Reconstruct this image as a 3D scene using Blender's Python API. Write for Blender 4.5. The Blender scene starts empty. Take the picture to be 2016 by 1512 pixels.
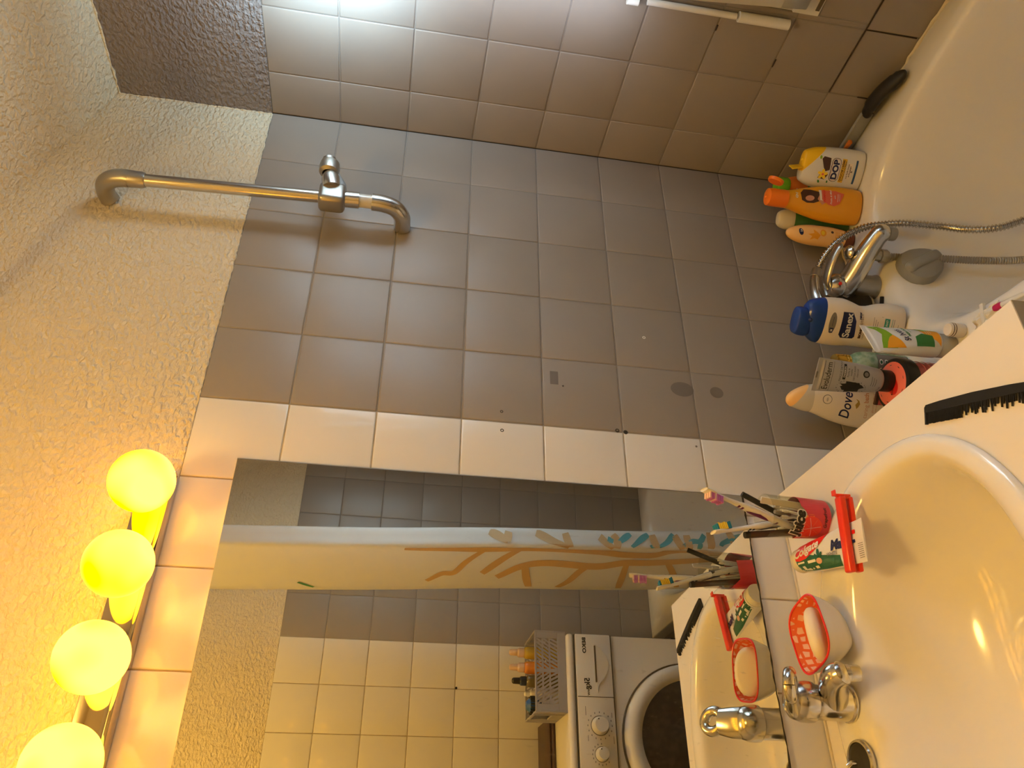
import bpy, bmesh, math, random
from mathutils import Vector, Matrix, Euler
random.seed(7)
PI = math.pi
S = bpy.context.scene
COL = S.collection
ZF = 1.80            # height of the top of the tiling above the floor; all z below are measured from that tile top

# ------------------------------------------------------------------ camera
cd = bpy.data.cameras.new('camera')
cam = bpy.data.objects.new('camera', cd); COL.objects.link(cam)
cd.sensor_fit = 'HORIZONTAL'; cd.sensor_width = 36.0; cd.lens = 1532.1 / 2016 * 36.0
cd.clip_start = 0.02
R0, R1, R2 = ((-0.001438, -0.1676074, -0.9858528), (-0.8378598, 0.5383639, -0.0903066), (0.5458836, 0.8258766, -0.1412057))
R0, R1, R2 = Vector(R0), Vector(R1), Vector(R2)
m = Matrix((( R0.x, -R1.x, -R2.x, -1.48282), (R0.y, -R1.y, -R2.y, -1.22052), (R0.z, -R1.z, -R2.z, -0.34292 + ZF), (0, 0, 0, 1)))
cam.matrix_world = m
S.camera = cam

# ------------------------------------------------------------------ world, daylight, exposure
S.view_settings.view_transform = 'Standard'
S.view_settings.look = 'None'
S.view_settings.gamma = 1.0
S.view_settings.use_curve_mapping = False
S.view_settings.exposure = 0.14
w = bpy.data.worlds.new('sky'); S.world = w; w.use_nodes = True
w.node_tree.nodes['Background'].inputs[0].default_value = (0.62, 0.80, 1.0, 1)
w.node_tree.nodes['Background'].inputs[1].default_value = 2.0

LAMP_COL = (1.0, 0.60, 0.17)
LAMP_EMIT = 7.5
DAY_POWER = 14.0
GAP_POWER = 2.3
SIDE_POWER = 0.7
FILL_LAMP_POWER = 58.0

def area(name, loc, rot, sx, sy, power, col):
    l = bpy.data.lights.new(name, 'AREA'); l.shape = 'RECTANGLE'; l.size = sx; l.size_y = sy
    l.energy = power; l.color = col
    o = bpy.data.objects.new(name, l); COL.objects.link(o)
    o.location = (loc[0], loc[1], loc[2] + ZF); o.rotation_euler = rot
    return o
# daylight entering through the tilted window in the right wall
area('window_daylight', (0.10, -0.74, -0.22), (0, math.radians(90), 0), 0.55, 0.60, DAY_POWER, (0.66, 0.84, 1.0))

# added fill lights facing the wall, for its daylight glow beside the sash
area('window_gap_fill', (-0.105, -0.395, -0.13), (math.radians(90), 0, math.radians(-74)), 0.10, 0.24, GAP_POWER, (0.52, 0.80, 1.0))
area('window_side_fill', (-0.085, -0.405, -0.42), (math.radians(90), 0, math.radians(-60)), 0.08, 0.62, SIDE_POWER, (0.66, 0.80, 1.0))

# ------------------------------------------------------------------ materials
def mat(name, col, rough=0.5, metal=0.0, bump=None, spec=0.5, trans=0.0, ior=1.45, sss=0.0, coat=0.0, emit=None, alpha=1.0, var=None):
    mm = bpy.data.materials.new(name); mm.use_nodes = True
    nt = mm.node_tree; b = nt.nodes['Principled BSDF']
    b.inputs['Base Color'].default_value = (*col, 1)
    b.inputs['Roughness'].default_value = rough
    b.inputs['Metallic'].default_value = metal
    b.inputs['Specular IOR Level'].default_value = spec
    b.inputs['Transmission Weight'].default_value = trans
    b.inputs['IOR'].default_value = ior
    b.inputs['Coat Weight'].default_value = coat
    b.inputs['Alpha'].default_value = alpha
    if sss:
        b.inputs['Subsurface Weight'].default_value = sss
        b.inputs['Subsurface Radius'].default_value = (0.01, 0.01, 0.01)
    if emit:
        b.inputs['Emission Color'].default_value = (*emit[0], 1); b.inputs['Emission Strength'].default_value = emit[1]
    tc = nt.nodes.new('ShaderNodeTexCoord')
    if bump:      # (scale, strength, distance, detail)
        n = nt.nodes.new('ShaderNodeTexNoise'); n.inputs['Scale'].default_value = bump[0]; n.inputs['Detail'].default_value = bump[3]
        n.inputs['Roughness'].default_value = 0.55
        bp = nt.nodes.new('ShaderNodeBump'); bp.inputs['Strength'].default_value = bump[1]; bp.inputs['Distance'].default_value = bump[2]
        nt.links.new(tc.outputs['Object'], n.inputs['Vector'])
        nt.links.new(n.outputs[0], bp.inputs['Height']); nt.links.new(bp.outputs[0], b.inputs['Normal'])
    if var:       # (scale, colour b, low, high)
        n = nt.nodes.new('ShaderNodeTexNoise'); n.inputs['Scale'].default_value = var[0]; n.inputs['Detail'].default_value = 4
        r = nt.nodes.new('ShaderNodeValToRGB')
        r.color_ramp.elements[0].position = var[2]; r.color_ramp.elements[1].position = var[3]
        r.color_ramp.elements[0].color = (*col, 1); r.color_ramp.elements[1].color = (*var[1], 1)
        nt.links.new(tc.outputs['Object'], n.inputs['Vector']); nt.links.new(n.outputs[0], r.inputs[0])
        nt.links.new(r.outputs[0], b.inputs['Base Color'])
    return mm

def stucco(name, col):
    mm = mat(name, col, 0.85, bump=None, spec=0.25)
    nt = mm.node_tree; b = nt.nodes['Principled BSDF']
    tc = nt.nodes.new('ShaderNodeTexCoord')
    mp = nt.nodes.new('ShaderNodeMapping'); mp.inputs['Scale'].default_value = (1.0, 1.0, 1.5)
    n = nt.nodes.new('ShaderNodeTexNoise'); n.inputs['Scale'].default_value = 88; n.inputs['Detail'].default_value = 3; n.inputs['Roughness'].default_value = 0.45
    n.inputs['Distortion'].default_value = 0.35
    r = nt.nodes.new('ShaderNodeValToRGB'); r.color_ramp.elements[0].position = 0.36; r.color_ramp.elements[1].position = 0.66
    bp = nt.nodes.new('ShaderNodeBump'); bp.inputs['Strength'].default_value = 0.75; bp.inputs['Distance'].default_value = 0.0058
    L = nt.links.new
    L(tc.outputs['Object'], mp.inputs['Vector']); L(mp.outputs[0], n.inputs['Vector']); L(n.outputs[0], r.inputs[0]); L(r.outputs[0], bp.inputs['Height']); L(bp.outputs[0], b.inputs['Normal'])
    return mm

M = {}
M['stucco'] = stucco("cream_stucco", (0.73, 0.63, 0.46))
M['stucco_ceiling'] = stucco('cream_ceiling_stucco', (0.82, 0.72, 0.52))
M['stucco_grey'] = stucco('grey_stucco', (0.25, 0.215, 0.20))
M['tile_white'] = mat('white_glazed_tile', (0.70, 0.66, 0.60), 0.04, bump=(6, 0.02, 0.004, 1), spec=0.5)
M['tile_grey'] = mat('grey_painted_tile', (0.27, 0.235, 0.205), 0.36, bump=(120, 0.12, 0.0008, 3), spec=0.42, var=(7, (0.295, 0.25, 0.21), 0.35, 0.7))
M['grout_white'] = mat('aged_grout', (0.40, 0.33, 0.24), 0.9, var=(30, (0.28, 0.22, 0.15), 0.4, 0.7))
M['grout_grey'] = mat('painted_grout', (0.235, 0.205, 0.18), 0.7)
M['dark_gap'] = mat('dark_joint_and_unlit_gap', (0.035, 0.022, 0.016), 0.8)  # dark joints and wall core; also shade painted in behind the washing machine
M['porcelain'] = mat('white_porcelain', (0.80, 0.76, 0.70), 0.09, spec=0.5, coat=0.3)
M['enamel'] = mat('tub_enamel', (0.80, 0.77, 0.72), 0.16, spec=0.5)
M['laminate'] = mat('white_laminate', (0.78, 0.72, 0.63), 0.30, bump=(300, 0.05, 0.0005, 2))
M['laminate_edge'] = mat('grey_board_edge', (0.36, 0.33, 0.28), 0.5)
M['caulk'] = mat('yellowed_caulk', (0.66, 0.58, 0.42), 0.5, bump=(90, 0.6, 0.002, 3))
M['chrome'] = mat('chrome', (0.62, 0.60, 0.56), 0.19, 1.0, bump=(40, 0.05, 0.0005, 2))
M['chrome_dull'] = mat('dull_chrome', (0.50, 0.48, 0.44), 0.28, 1.0)
M['grey_plastic'] = mat('grey_plastic', (0.27, 0.27, 0.26), 0.35)
M['chrome_plastic'] = mat('satin_chromed_plastic', (0.42, 0.40, 0.36), 0.33, 0.9)
M['dark_chrome'] = mat('dark_metal', (0.035, 0.03, 0.027), 0.6, 0.0, spec=0.25)
M['bar_metal'] = mat('bronze_coloured_polished_metal', (0.52, 0.46, 0.38), 0.06, 1.0)
M['white_paint'] = mat('white_gloss_paint', (0.66, 0.64, 0.58), 0.4, bump=(25, 0.3, 0.002, 3))
M['white_pvc'] = mat('white_plastic', (0.72, 0.71, 0.67), 0.35)
M['frost'] = mat('frosted_glass', (0.85, 0.92, 0.97), 0.5, trans=0.75, ior=1.1)
M['machine'] = mat('white_machine_enamel', (0.66, 0.62, 0.55), 0.32)
M['machine_door'] = mat('white_door_plastic', (0.60, 0.57, 0.52), 0.35)
M['machine_line'] = mat('dark_seam', (0.10, 0.08, 0.06), 0.6)
M['door_glass'] = mat('dark_door_glass', (0.03, 0.018, 0.012), 0.12, var=(60, (0.05, 0.035, 0.025), 0.45, 0.7))
M['crate'] = mat('grey_crate_plastic', (0.33, 0.31, 0.32), 0.5)
M['black'] = mat('black_plastic', (0.012, 0.012, 0.013), 0.4)
M['black_satin'] = mat('black_satin_plastic', (0.02, 0.018, 0.017), 0.5)
M['white'] = mat('white_plastic_glossy', (0.74, 0.72, 0.68), 0.3)
M['cream'] = mat('cream_plastic', (0.72, 0.66, 0.54), 0.32)
M['pale_ivory'] = mat('ivory_plastic', (0.70, 0.64, 0.50), 0.35)
M['yellow'] = mat('bright_yellow_plastic', (0.90, 0.55, 0.02), 0.3)
M['amber'] = mat('golden_yellow_plastic', (0.82, 0.36, 0.015), 0.28)
M['orange'] = mat('orange_plastic', (0.95, 0.22, 0.015), 0.35)
M['orange_body'] = mat('dull_orange_plastic', (0.72, 0.20, 0.03), 0.35)
M['lime'] = mat('lime_green_plastic', (0.17, 0.46, 0.02), 0.35)
M['green_body'] = mat('green_plastic', (0.05, 0.16, 0.04), 0.3)
M['peach'] = mat('peach_cream_plastic', (0.92, 0.56, 0.22), 0.3)
M['brown'] = mat('brown_plastic', (0.17, 0.045, 0.018), 0.3)
M['blue'] = mat('royal_blue_plastic', (0.012, 0.05, 0.27), 0.25)
M['ivory'] = mat('ivory_white_plastic', (0.82, 0.74, 0.64), 0.33)
M['gold'] = mat('gold_metal', (0.80, 0.52, 0.10), 0.25, 1.0)
M['salt_glass'] = mat('green_bath_salts_behind_plastic', (0.16, 0.30, 0.20), 0.12, var=(70, (0.34, 0.46, 0.36), 0.4, 0.62), coat=0.5)
M['silver'] = mat('silver_grey_tube', (0.45, 0.43, 0.41), 0.34, 0.35)
M['clear_cap'] = mat('cloudy_clear_plastic', (0.62, 0.58, 0.50), 0.25, trans=0.25)
M['pearl'] = mat('pearly_clear_plastic', (0.74, 0.68, 0.60), 0.2, trans=0.15)
M['pink_body'] = mat('pink_scrub_behind_plastic', (0.50, 0.09, 0.10), 0.2, coat=0.5, var=(14, (0.62, 0.15, 0.15), 0.4, 0.6))
M['salmon'] = mat('salmon_red_label', (0.95, 0.20, 0.14), 0.25, coat=0.6)
M['red'] = mat('red_plastic', (0.80, 0.035, 0.012), 0.28, coat=0.3)
M['red_print'] = mat('red_print', (0.72, 0.02, 0.015), 0.35)
M['soap'] = mat('cream_soap', (0.85, 0.74, 0.52), 0.35, sss=0.3, bump=(25, 0.2, 0.002, 2))
M['ceramic'] = mat('white_ceramic', (0.74, 0.70, 0.63), 0.12, spec=0.5)
M['purple'] = mat('purple_rubber', (0.10, 0.008, 0.10), 0.4)
M['lilac'] = mat('lilac_bristles', (0.52, 0.16, 0.50), 0.7)
M['pale_pink'] = mat('pale_pink_bristles', (0.88, 0.62, 0.62), 0.7)
M['teal_bristle'] = mat('blue_bristles', (0.01, 0.20, 0.34), 0.7)
M['yellow_bristle'] = mat('yellow_bristles', (0.90, 0.62, 0.04), 0.7)
M['navy'] = mat('navy_print', (0.012, 0.02, 0.10), 0.4)
M['cotton'] = mat('cotton', (0.85, 0.80, 0.72), 0.9)
M['dkbrown'] = mat('dark_brown_plastic', (0.05, 0.018, 0.01), 0.4)
def thin_glass():
    mm = bpy.data.materials.new('clear_thin_glass'); mm.use_nodes = True
    nt = mm.node_tree; nt.nodes.clear()
    o = nt.nodes.new('ShaderNodeOutputMaterial'); t = nt.nodes.new('ShaderNodeBsdfTransparent'); g = nt.nodes.new('ShaderNodeBsdfGlossy'); x = nt.nodes.new('ShaderNodeMixShader'); f = nt.nodes.new('ShaderNodeLayerWeight'); pw = nt.nodes.new('ShaderNodeMath'); pw.operation = 'POWER'; pw.inputs[1].default_value = 3.5; ml = nt.nodes.new('ShaderNodeMath'); ml.operation = 'MULTIPLY_ADD'; ml.inputs[1].default_value = 0.45; ml.inputs[2].default_value = 0.03
    t.inputs[0].default_value = (0.93, 0.94, 0.91, 1); g.inputs['Roughness'].default_value = 0.03; f.inputs[0].default_value = 0.5; nt.links.new(f.outputs['Facing'], pw.inputs[0]); nt.links.new(pw.outputs[0], ml.inputs[0])
    nt.links.new(ml.outputs[0], x.inputs[0]); nt.links.new(t.outputs[0], x.inputs[1]); nt.links.new(g.outputs[0], x.inputs[2]); nt.links.new(x.outputs[0], o.inputs[0])
    return mm
M['glass'] = thin_glass()
M['glass_print'] = mat('rose_red_glass_print', (0.62, 0.045, 0.06), 0.4)
M['grapefruit'] = mat('grapefruit_print', (0.78, 0.05, 0.03), 0.4)
M['peel'] = mat('orange_peel_print', (0.85, 0.30, 0.03), 0.4)
M['tan'] = mat('tan_print', (0.52, 0.34, 0.16), 0.6)
M['teal'] = mat('teal_print', (0.09, 0.32, 0.36), 0.6)
M['green_print'] = mat('green_print', (0.03, 0.20, 0.05), 0.4)
M['dkgreen_print'] = mat('dark_green_print', (0.01, 0.11, 0.07), 0.35)
M['lime_print'] = mat('lime_print', (0.22, 0.42, 0.02), 0.4)
M['orange_print'] = mat('orange_print', (0.86, 0.36, 0.02), 0.4)
M['gold_print'] = mat('gold_print', (0.42, 0.28, 0.07), 0.4)
M['brown_print'] = mat('brown_print', (0.07, 0.03, 0.02), 0.45)
M['black_print'] = mat('black_print', (0.02, 0.02, 0.022), 0.45)
M['grey_print'] = mat('grey_print', (0.20, 0.19, 0.18), 0.45)
M['white_print'] = mat('white_print', (0.80, 0.77, 0.72), 0.4)
M['blue_print'] = mat('blue_print', (0.03, 0.10, 0.28), 0.45)
M['yellow_print'] = mat('yellow_print', (0.85, 0.52, 0.04), 0.4)
M['jade_print'] = mat('jade_print', (0.02, 0.28, 0.22), 0.4)
M['skin_print'] = mat('face_print', (0.66, 0.30, 0.18), 0.5)
M['pink_print'] = mat('coral_print', (0.75, 0.14, 0.07), 0.4)
M['copper_print'] = mat('copper_print', (0.62, 0.32, 0.20), 0.4)
M['magenta'] = mat('magenta_plastic', (0.55, 0.02, 0.12), 0.35)
M['tissue'] = mat('white_tissue', (0.80, 0.76, 0.68), 0.8)
M['floor'] = mat('floor_vinyl', (0.10, 0.08, 0.065), 0.45)
M['cabinet'] = mat('cabinet_board', (0.62, 0.57, 0.48), 0.4)
M['oil'] = mat('golden_oil', (0.45, 0.30, 0.02), 0.15, coat=0.5)
M['oil_orange'] = mat('orange_oil', (0.60, 0.20, 0.02), 0.15, coat=0.5)
M['oil_brown'] = mat('brown_liquid', (0.14, 0.10, 0.03), 0.15, coat=0.5)
M['pump'] = mat('pinkish_cap', (0.62, 0.42, 0.28), 0.4)
M['stain'] = mat('faint_stain', (0.17, 0.145, 0.125), 0.45)

# cloth of the shower curtain: thin, lets daylight through
def cloth_mat():
    mm = bpy.data.materials.new('curtain_cloth'); mm.use_nodes = True
    nt = mm.node_tree; nt.nodes.clear()
    o = nt.nodes.new('ShaderNodeOutputMaterial'); d = nt.nodes.new('ShaderNodeBsdfDiffuse'); t = nt.nodes.new('ShaderNodeBsdfTranslucent'); x = nt.nodes.new('ShaderNodeMixShader')
    d.inputs[0].default_value = (0.82, 0.79, 0.74, 1); t.inputs[0].default_value = (0.82, 0.80, 0.76, 1); x.inputs[0].default_value = 0.4
    nt.links.new(d.outputs[0], x.inputs[1]); nt.links.new(t.outputs[0], x.inputs[2]); nt.links.new(x.outputs[0], o.inputs[0])
    return mm
M['cloth'] = cloth_mat()

# opal lamp glass: lit from within, unevenly
def opal():
    mm = bpy.data.materials.new('lit_opal_glass'); mm.use_nodes = True
    nt = mm.node_tree; nt.nodes.clear()
    o = nt.nodes.new('ShaderNodeOutputMaterial'); e = nt.nodes.new('ShaderNodeEmission')
    tc = nt.nodes.new('ShaderNodeTexCoord'); n = nt.nodes.new('ShaderNodeTexNoise'); n.inputs['Scale'].default_value = 11; n.inputs['Detail'].default_value = 1
    inf = nt.nodes.new('ShaderNodeObjectInfo')
    ad = nt.nodes.new('ShaderNodeVectorMath'); ad.operation = 'ADD'
    r = nt.nodes.new('ShaderNodeValToRGB'); r.color_ramp.elements[0].position = 0.30; r.color_ramp.elements[1].position = 0.58
    r.color_ramp.elements[0].color = (1.0, 0.40, 0.0, 1); r.color_ramp.elements[1].color = (1.0, 0.41, 0.035, 1)
    e.inputs['Strength'].default_value = LAMP_EMIT
    L = nt.links.new
    L(tc.outputs['Object'], ad.inputs[0]); L(inf.outputs['Location'], ad.inputs[1]); L(ad.outputs[0], n.inputs['Vector']); L(n.outputs[0], r.inputs[0]); L(r.outputs[0], e.inputs[0]); L(e.outputs[0], o.inputs[0])
    return mm
M['opal'] = opal()

def mirror_mat():
    mm = mat('silvered_mirror', (0.83, 0.835, 0.77), 0.0, 1.0)
    nt = mm.node_tree; b = nt.nodes['Principled BSDF']; out = nt.nodes['Material Output']
    d = nt.nodes.new('ShaderNodeBsdfDiffuse'); d.inputs[0].default_value = (0.75, 0.74, 0.70, 1)
    x = nt.nodes.new('ShaderNodeMixShader')
    tc = nt.nodes.new('ShaderNodeTexCoord'); mp = nt.nodes.new('ShaderNodeMapping')
    mp.inputs['Rotation'].default_value = (0, math.radians(25), 0); mp.inputs['Scale'].default_value = (1, 1, 0.35)
    n = nt.nodes.new('ShaderNodeTexNoise'); n.inputs['Scale'].default_value = 150; n.inputs['Detail'].default_value = 2
    r = nt.nodes.new('ShaderNodeValToRGB'); r.color_ramp.elements[0].position = 0.66; r.color_ramp.elements[1].position = 0.78
    r.color_ramp.elements[1].color = (0.22, 0.22, 0.22, 1)
    sp = nt.nodes.new('ShaderNodeSeparateXYZ'); mr = nt.nodes.new('ShaderNodeMapRange')
    mr.inputs['From Min'].default_value = -0.35; mr.inputs['From Max'].default_value = -0.85; mr.inputs['To Min'].default_value = 0.0; mr.inputs['To Max'].default_value = 1.0
    mu = nt.nodes.new('ShaderNodeMath'); mu.operation = 'MULTIPLY'
    ad = nt.nodes.new('ShaderNodeMath'); ad.operation = 'ADD'; ad.inputs[1].default_value = 0.012
    L = nt.links.new
    L(tc.outputs['Object'], mp.inputs['Vector']); L(mp.outputs[0], n.inputs['Vector']); L(n.outputs[0], r.inputs[0])
    L(tc.outputs['Object'], sp.inputs[0]); L(sp.outputs[2], mr.inputs['Value'])
    L(r.outputs[0], mu.inputs[0]); L(mr.outputs[0], mu.inputs[1]); L(mu.outputs[0], ad.inputs[0]); L(ad.outputs[0], x.inputs[0])
    L(b.outputs[0], x.inputs[1]); L(d.outputs[0], x.inputs[2]); L(x.outputs[0], out.inputs[0])
    return mm
M['mirror'] = mirror_mat()

def citrus_mat():   # printed citrus-slice pattern inside the soap bowl
    mm = mat('citrus_slice_print', (0.9, 0.35, 0.18), 0.15)
    nt = mm.node_tree; b = nt.nodes['Principled BSDF']
    tc = nt.nodes.new('ShaderNodeTexCoord')
    v = nt.nodes.new('ShaderNodeTexVoronoi'); v.feature = 'DISTANCE_TO_EDGE'; v.inputs['Scale'].default_value = 78; v.inputs['Randomness'].default_value = 0.35
    r = nt.nodes.new('ShaderNodeValToRGB'); r.color_ramp.interpolation = 'LINEAR'
    r.color_ramp.elements[0].position = 0.15; r.color_ramp.elements[0].color = (0.83, 0.16, 0.05, 1)
    r.color_ramp.elements[1].position = 0.20; r.color_ramp.elements[1].color = (0.92, 0.58, 0.40, 1)
    L = nt.links.new
    L(tc.outputs['Object'], v.inputs['Vector']); L(v.outputs['Distance'], r.inputs[0]); L(r.outputs[0], b.inputs['Base Color'])
    return mm
M['citrus'] = citrus_mat()

# ------------------------------------------------------------------ helpers
def mesh_ob(name, bm, material, parent=None, smooth=True, autosmooth=40):
    me = bpy.data.meshes.new(name); bm.normal_update(); bm.to_mesh(me); bm.free()
    if isinstance(material, (list, tuple)):
        for x in material: me.materials.append(M[x])
    elif material: me.materials.append(M[material])
    if smooth:
        me.polygons.foreach_set('use_smooth', [True] * len(me.polygons))
        me.set_sharp_from_angle(angle=math.radians(autosmooth))
    o = bpy.data.objects.new(name, me); COL.objects.link(o)
    if parent: o.parent = parent
    return o

def thing(name, label, cat, loc=(0, 0, 0), rotz=0.0, group=None, mat4=None):
    o = bpy.data.objects.new(name, None); COL.objects.link(o); o.empty_display_size = 0.05
    if mat4 is not None: o.matrix_world = mat4
    else: o.location = loc; o.rotation_euler = (0, 0, rotz)
    o['label'] = label; o['category'] = cat
    if group: o['group'] = group
    return o

def tag(o, label, cat, group=None):
    o['label'] = label; o['category'] = cat
    if group: o['group'] = group
    return o

def frame_between(p0, p1, up=(0, 0, 1)):      # matrix: origin p0, local z towards p1, local -y towards 'up'
    z = (Vector(p1) - Vector(p0)).normalized()
    y = -(Vector(up) - Vector(up).dot(z) * z).normalized()
    x = y.cross(z)
    return Matrix(((x.x, y.x, z.x, p0[0]), (x.y, y.y, z.y, p0[1]), (x.z, y.z, z.z, p0[2]), (0, 0, 0, 1)))

def add_box(bm, x0, x1, y0, y1, z0, z1, bevel=0.0, seg=2, rot=None):
    r = bmesh.ops.create_cube(bm, size=1.0)
    vs = r['verts']
    mtx = Matrix.Translation(((x0 + x1) / 2, (y0 + y1) / 2, (z0 + z1) / 2)) @ Matrix.Diagonal((abs(x1 - x0), abs(y1 - y0), abs(z1 - z0), 1))
    bmesh.ops.transform(bm, matrix=mtx, verts=vs)
    if bevel > 0:
        es = list({e for v in vs for e in v.link_edges})
        rr = bmesh.ops.bevel(bm, geom=es, offset=bevel, segments=seg, affect='EDGES', profile=0.5)
        vs = list({v for f in rr['faces'] for v in f.verts} | {v for v in vs if v.is_valid})
    if rot is not None: bmesh.ops.transform(bm, matrix=rot, verts=[v for v in vs if v.is_valid])
    return vs

def box(name, x0, x1, y0, y1, z0, z1, material, parent=None, bevel=0.0, seg=2, smooth=True):
    bm = bmesh.new(); add_box(bm, x0, x1, y0, y1, z0, z1, bevel, seg)
    return mesh_ob(name, bm, material, parent, smooth)

def lathe_bm(prof, n=32, bm=None, mtx=None, ell=1.0):
    bm = bm or bmesh.new(); rings = []
    for r, z in prof:
        if r < 1e-6: rings.append([bm.verts.new((0, 0, z))])
        else: rings.append([bm.verts.new((r * math.cos(2 * PI * i / n), ell * r * math.sin(2 * PI * i / n), z)) for i in range(n)])
    for a, b in zip(rings, rings[1:]):
        for i in range(n):
            j = (i + 1) % n
            if len(a) == 1 and len(b) == 1: continue
            if len(a) == 1: bm.faces.new((a[0], b[j], b[i]))
            elif len(b) == 1: bm.faces.new((a[i], a[j], b[0]))
            else: bm.faces.new((a[i], a[j], b[j], b[i]))
    if mtx is not None:
        bmesh.ops.transform(bm, matrix=mtx, verts=[v for r in rings for v in r])
    return bm

def lathe(name, prof, material, parent=None, n=32, mtx=None, ell=1.0, autosmooth=40):
    return mesh_ob(name, lathe_bm(prof, n, None, mtx, ell), material, parent, True, autosmooth)

def catmull(pts, n):
    P = [Vector(p) for p in pts]; P = [2 * P[0] - P[1]] + P + [2 * P[-1] - P[-2]]
    out = []
    for i in range(1, len(P) - 2):
        for k in range(n):
            t = k / n
            a, b, c, d = P[i - 1], P[i], P[i + 1], P[i + 2]
            out.append(0.5 * ((2 * b) + (c - a) * t + (2 * a - 5 * b + 4 * c - d) * t * t + (3 * b - a - 3 * c + d) * t ** 3))
    out.append(P[-2].copy())
    return out

def tube_bm(path, radii, n=16, bm=None, caps=True, ell=1.0):
    bm = bm or bmesh.new(); path = [Vector(p) for p in path]
    if not hasattr(radii, '__len__'): radii = [radii] * len(path)
    up = Vector((0, 0, 1)); t0 = (path[1] - path[0]).normalized()
    if abs(t0.dot(up)) > 0.9: up = Vector((0, 1, 0))
    rings = []; nrm = (up - up.dot(t0) * t0).normalized()
    for i, p in enumerate(path):
        t = (path[min(i + 1, len(path) - 1)] - path[max(i - 1, 0)]).normalized()
        nrm = (nrm - nrm.dot(t) * t).normalized(); b = t.cross(nrm)
        rings.append([bm.verts.new(p + radii[i] * (math.cos(2 * PI * k / n) * nrm * ell + math.sin(2 * PI * k / n) * b)) for k in range(n)])
    for a, b in zip(rings, rings[1:]):
        for i in range(n):
            j = (i + 1) % n; bm.faces.new((a[i], b[i], b[j], a[j]))
    if caps:
        bm.faces.new(rings[0]); bm.faces.new(list(reversed(rings[-1])))
    return bm

def tube(name, path, radii, material, parent=None, n=16, caps=True, ell=1.0):
    return mesh_ob(name, tube_bm(path, radii, n, None, caps, ell), material, parent)

# a lofted vertical body from sections (z, half width, half depth, centre x, squareness)
class Loft:
    def __init__(self, secs, sq=2.2, nz=28, fine=True):
        self.s = []
        K = [(s[0], s[1], s[2], s[3] if len(s) > 3 else 0.0, s[4] if len(s) > 4 else sq) for s in secs]
        if fine:
            per = max(2, nz // (len(K) - 1))
            for i in range(len(K) - 1):
                a = K[max(i - 1, 0)]; b = K[i]; c = K[i + 1]; d = K[min(i + 2, len(K) - 1)]
                for k in range(per):
                    t = k / per
                    v = []
                    for q in range(5):
                        ma = (c[q] - a[q]) / max(c[0] - a[0], 1e-9) * (c[0] - b[0]); mb = (d[q] - b[q]) / max(d[0] - b[0], 1e-9) * (c[0] - b[0])
                        if (c[q] - b[q]) * ma <= 0: ma = 0
                        if (c[q] - b[q]) * mb <= 0: mb = 0
                        lim = 3 * abs(c[q] - b[q]); ma = max(-lim, min(lim, ma)); mb = max(-lim, min(lim, mb))
                        h = (2 * t ** 3 - 3 * t * t + 1) * b[q] + (t ** 3 - 2 * t * t + t) * ma + (-2 * t ** 3 + 3 * t * t) * c[q] + (t ** 3 - t * t) * mb
                        v.append(h)
                    v[0] = b[0] + (c[0] - b[0]) * t
                    self.s.append(v)
            self.s.append(list(K[-1]))
        else:
            self.s = [list(k) for k in K]
    def at(self, z):
        s = self.s
        if z <= s[0][0]: return s[0]
        for a, b in zip(s, s[1:]):
            if z <= b[0]:
                t = (z - a[0]) / max(b[0] - a[0], 1e-9)
                return [a[i] + (b[i] - a[i]) * t for i in range(5)]
        return s[-1]
    def bm(self, n=40, cap_top=True, cap_bot=True):
        bm = bmesh.new(); rings = []
        for z, rx, ry, cx, e in self.s:
            ring = []
            for i in range(n):
                a = 2 * PI * i / n; c, s_ = math.cos(a), math.sin(a)
                ring.append(bm.verts.new((cx + rx * math.copysign(abs(c) ** (2 / e), c), ry * math.copysign(abs(s_) ** (2 / e), s_), z)))
            rings.append(ring)
        for a, b in zip(rings, rings[1:]):
            for i in range(n):
                j = (i + 1) % n; bm.faces.new((a[i], a[j], b[j], b[i]))
        if cap_bot: bm.faces.new(list(reversed(rings[0])))
        if cap_top: bm.faces.new(rings[-1])
        return bm
    def front(self, off=0.0):
        def f(u, z):
            zz, rx, ry, cx, e = self.at(z)
            q = min(abs((u - cx) / rx), 0.985)
            return Vector((cx + math.copysign(q * rx, u - cx), -ry * (1 - q ** e) ** (1 / e) - off, z))
        return f

def conform(bm, f, step=0.004, xr=None):
    xs = [v.co.x for v in bm.verts]; zs = [v.co.y for v in bm.verts]
    if not xs: return bm
    for axis, lo, hi in ((0, min(xs), max(xs)), (1, min(zs), max(zs))):
        k = lo + step
        while k < hi:
            co = (k, 0, 0) if axis == 0 else (0, k, 0); no = (1, 0, 0) if axis == 0 else (0, 1, 0)
            bmesh.ops.bisect_plane(bm, geom=bm.verts[:] + bm.edges[:] + bm.faces[:], plane_co=co, plane_no=no, dist=1e-7)
            k += step
    for v in bm.verts: v.co = f(v.co.x, v.co.y)
    return bm

def decal(name, poly, f, material, parent, step=0.005, z=0):
    bm = bmesh.new(); vs = [bm.verts.new((x, y, 0)) for x, y in poly]; fc = bm.faces.new(vs)
    bmesh.ops.triangulate(bm, faces=[fc])
    conform(bm, f, step)
    return mesh_ob(name, bm, material, parent, False)

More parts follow.
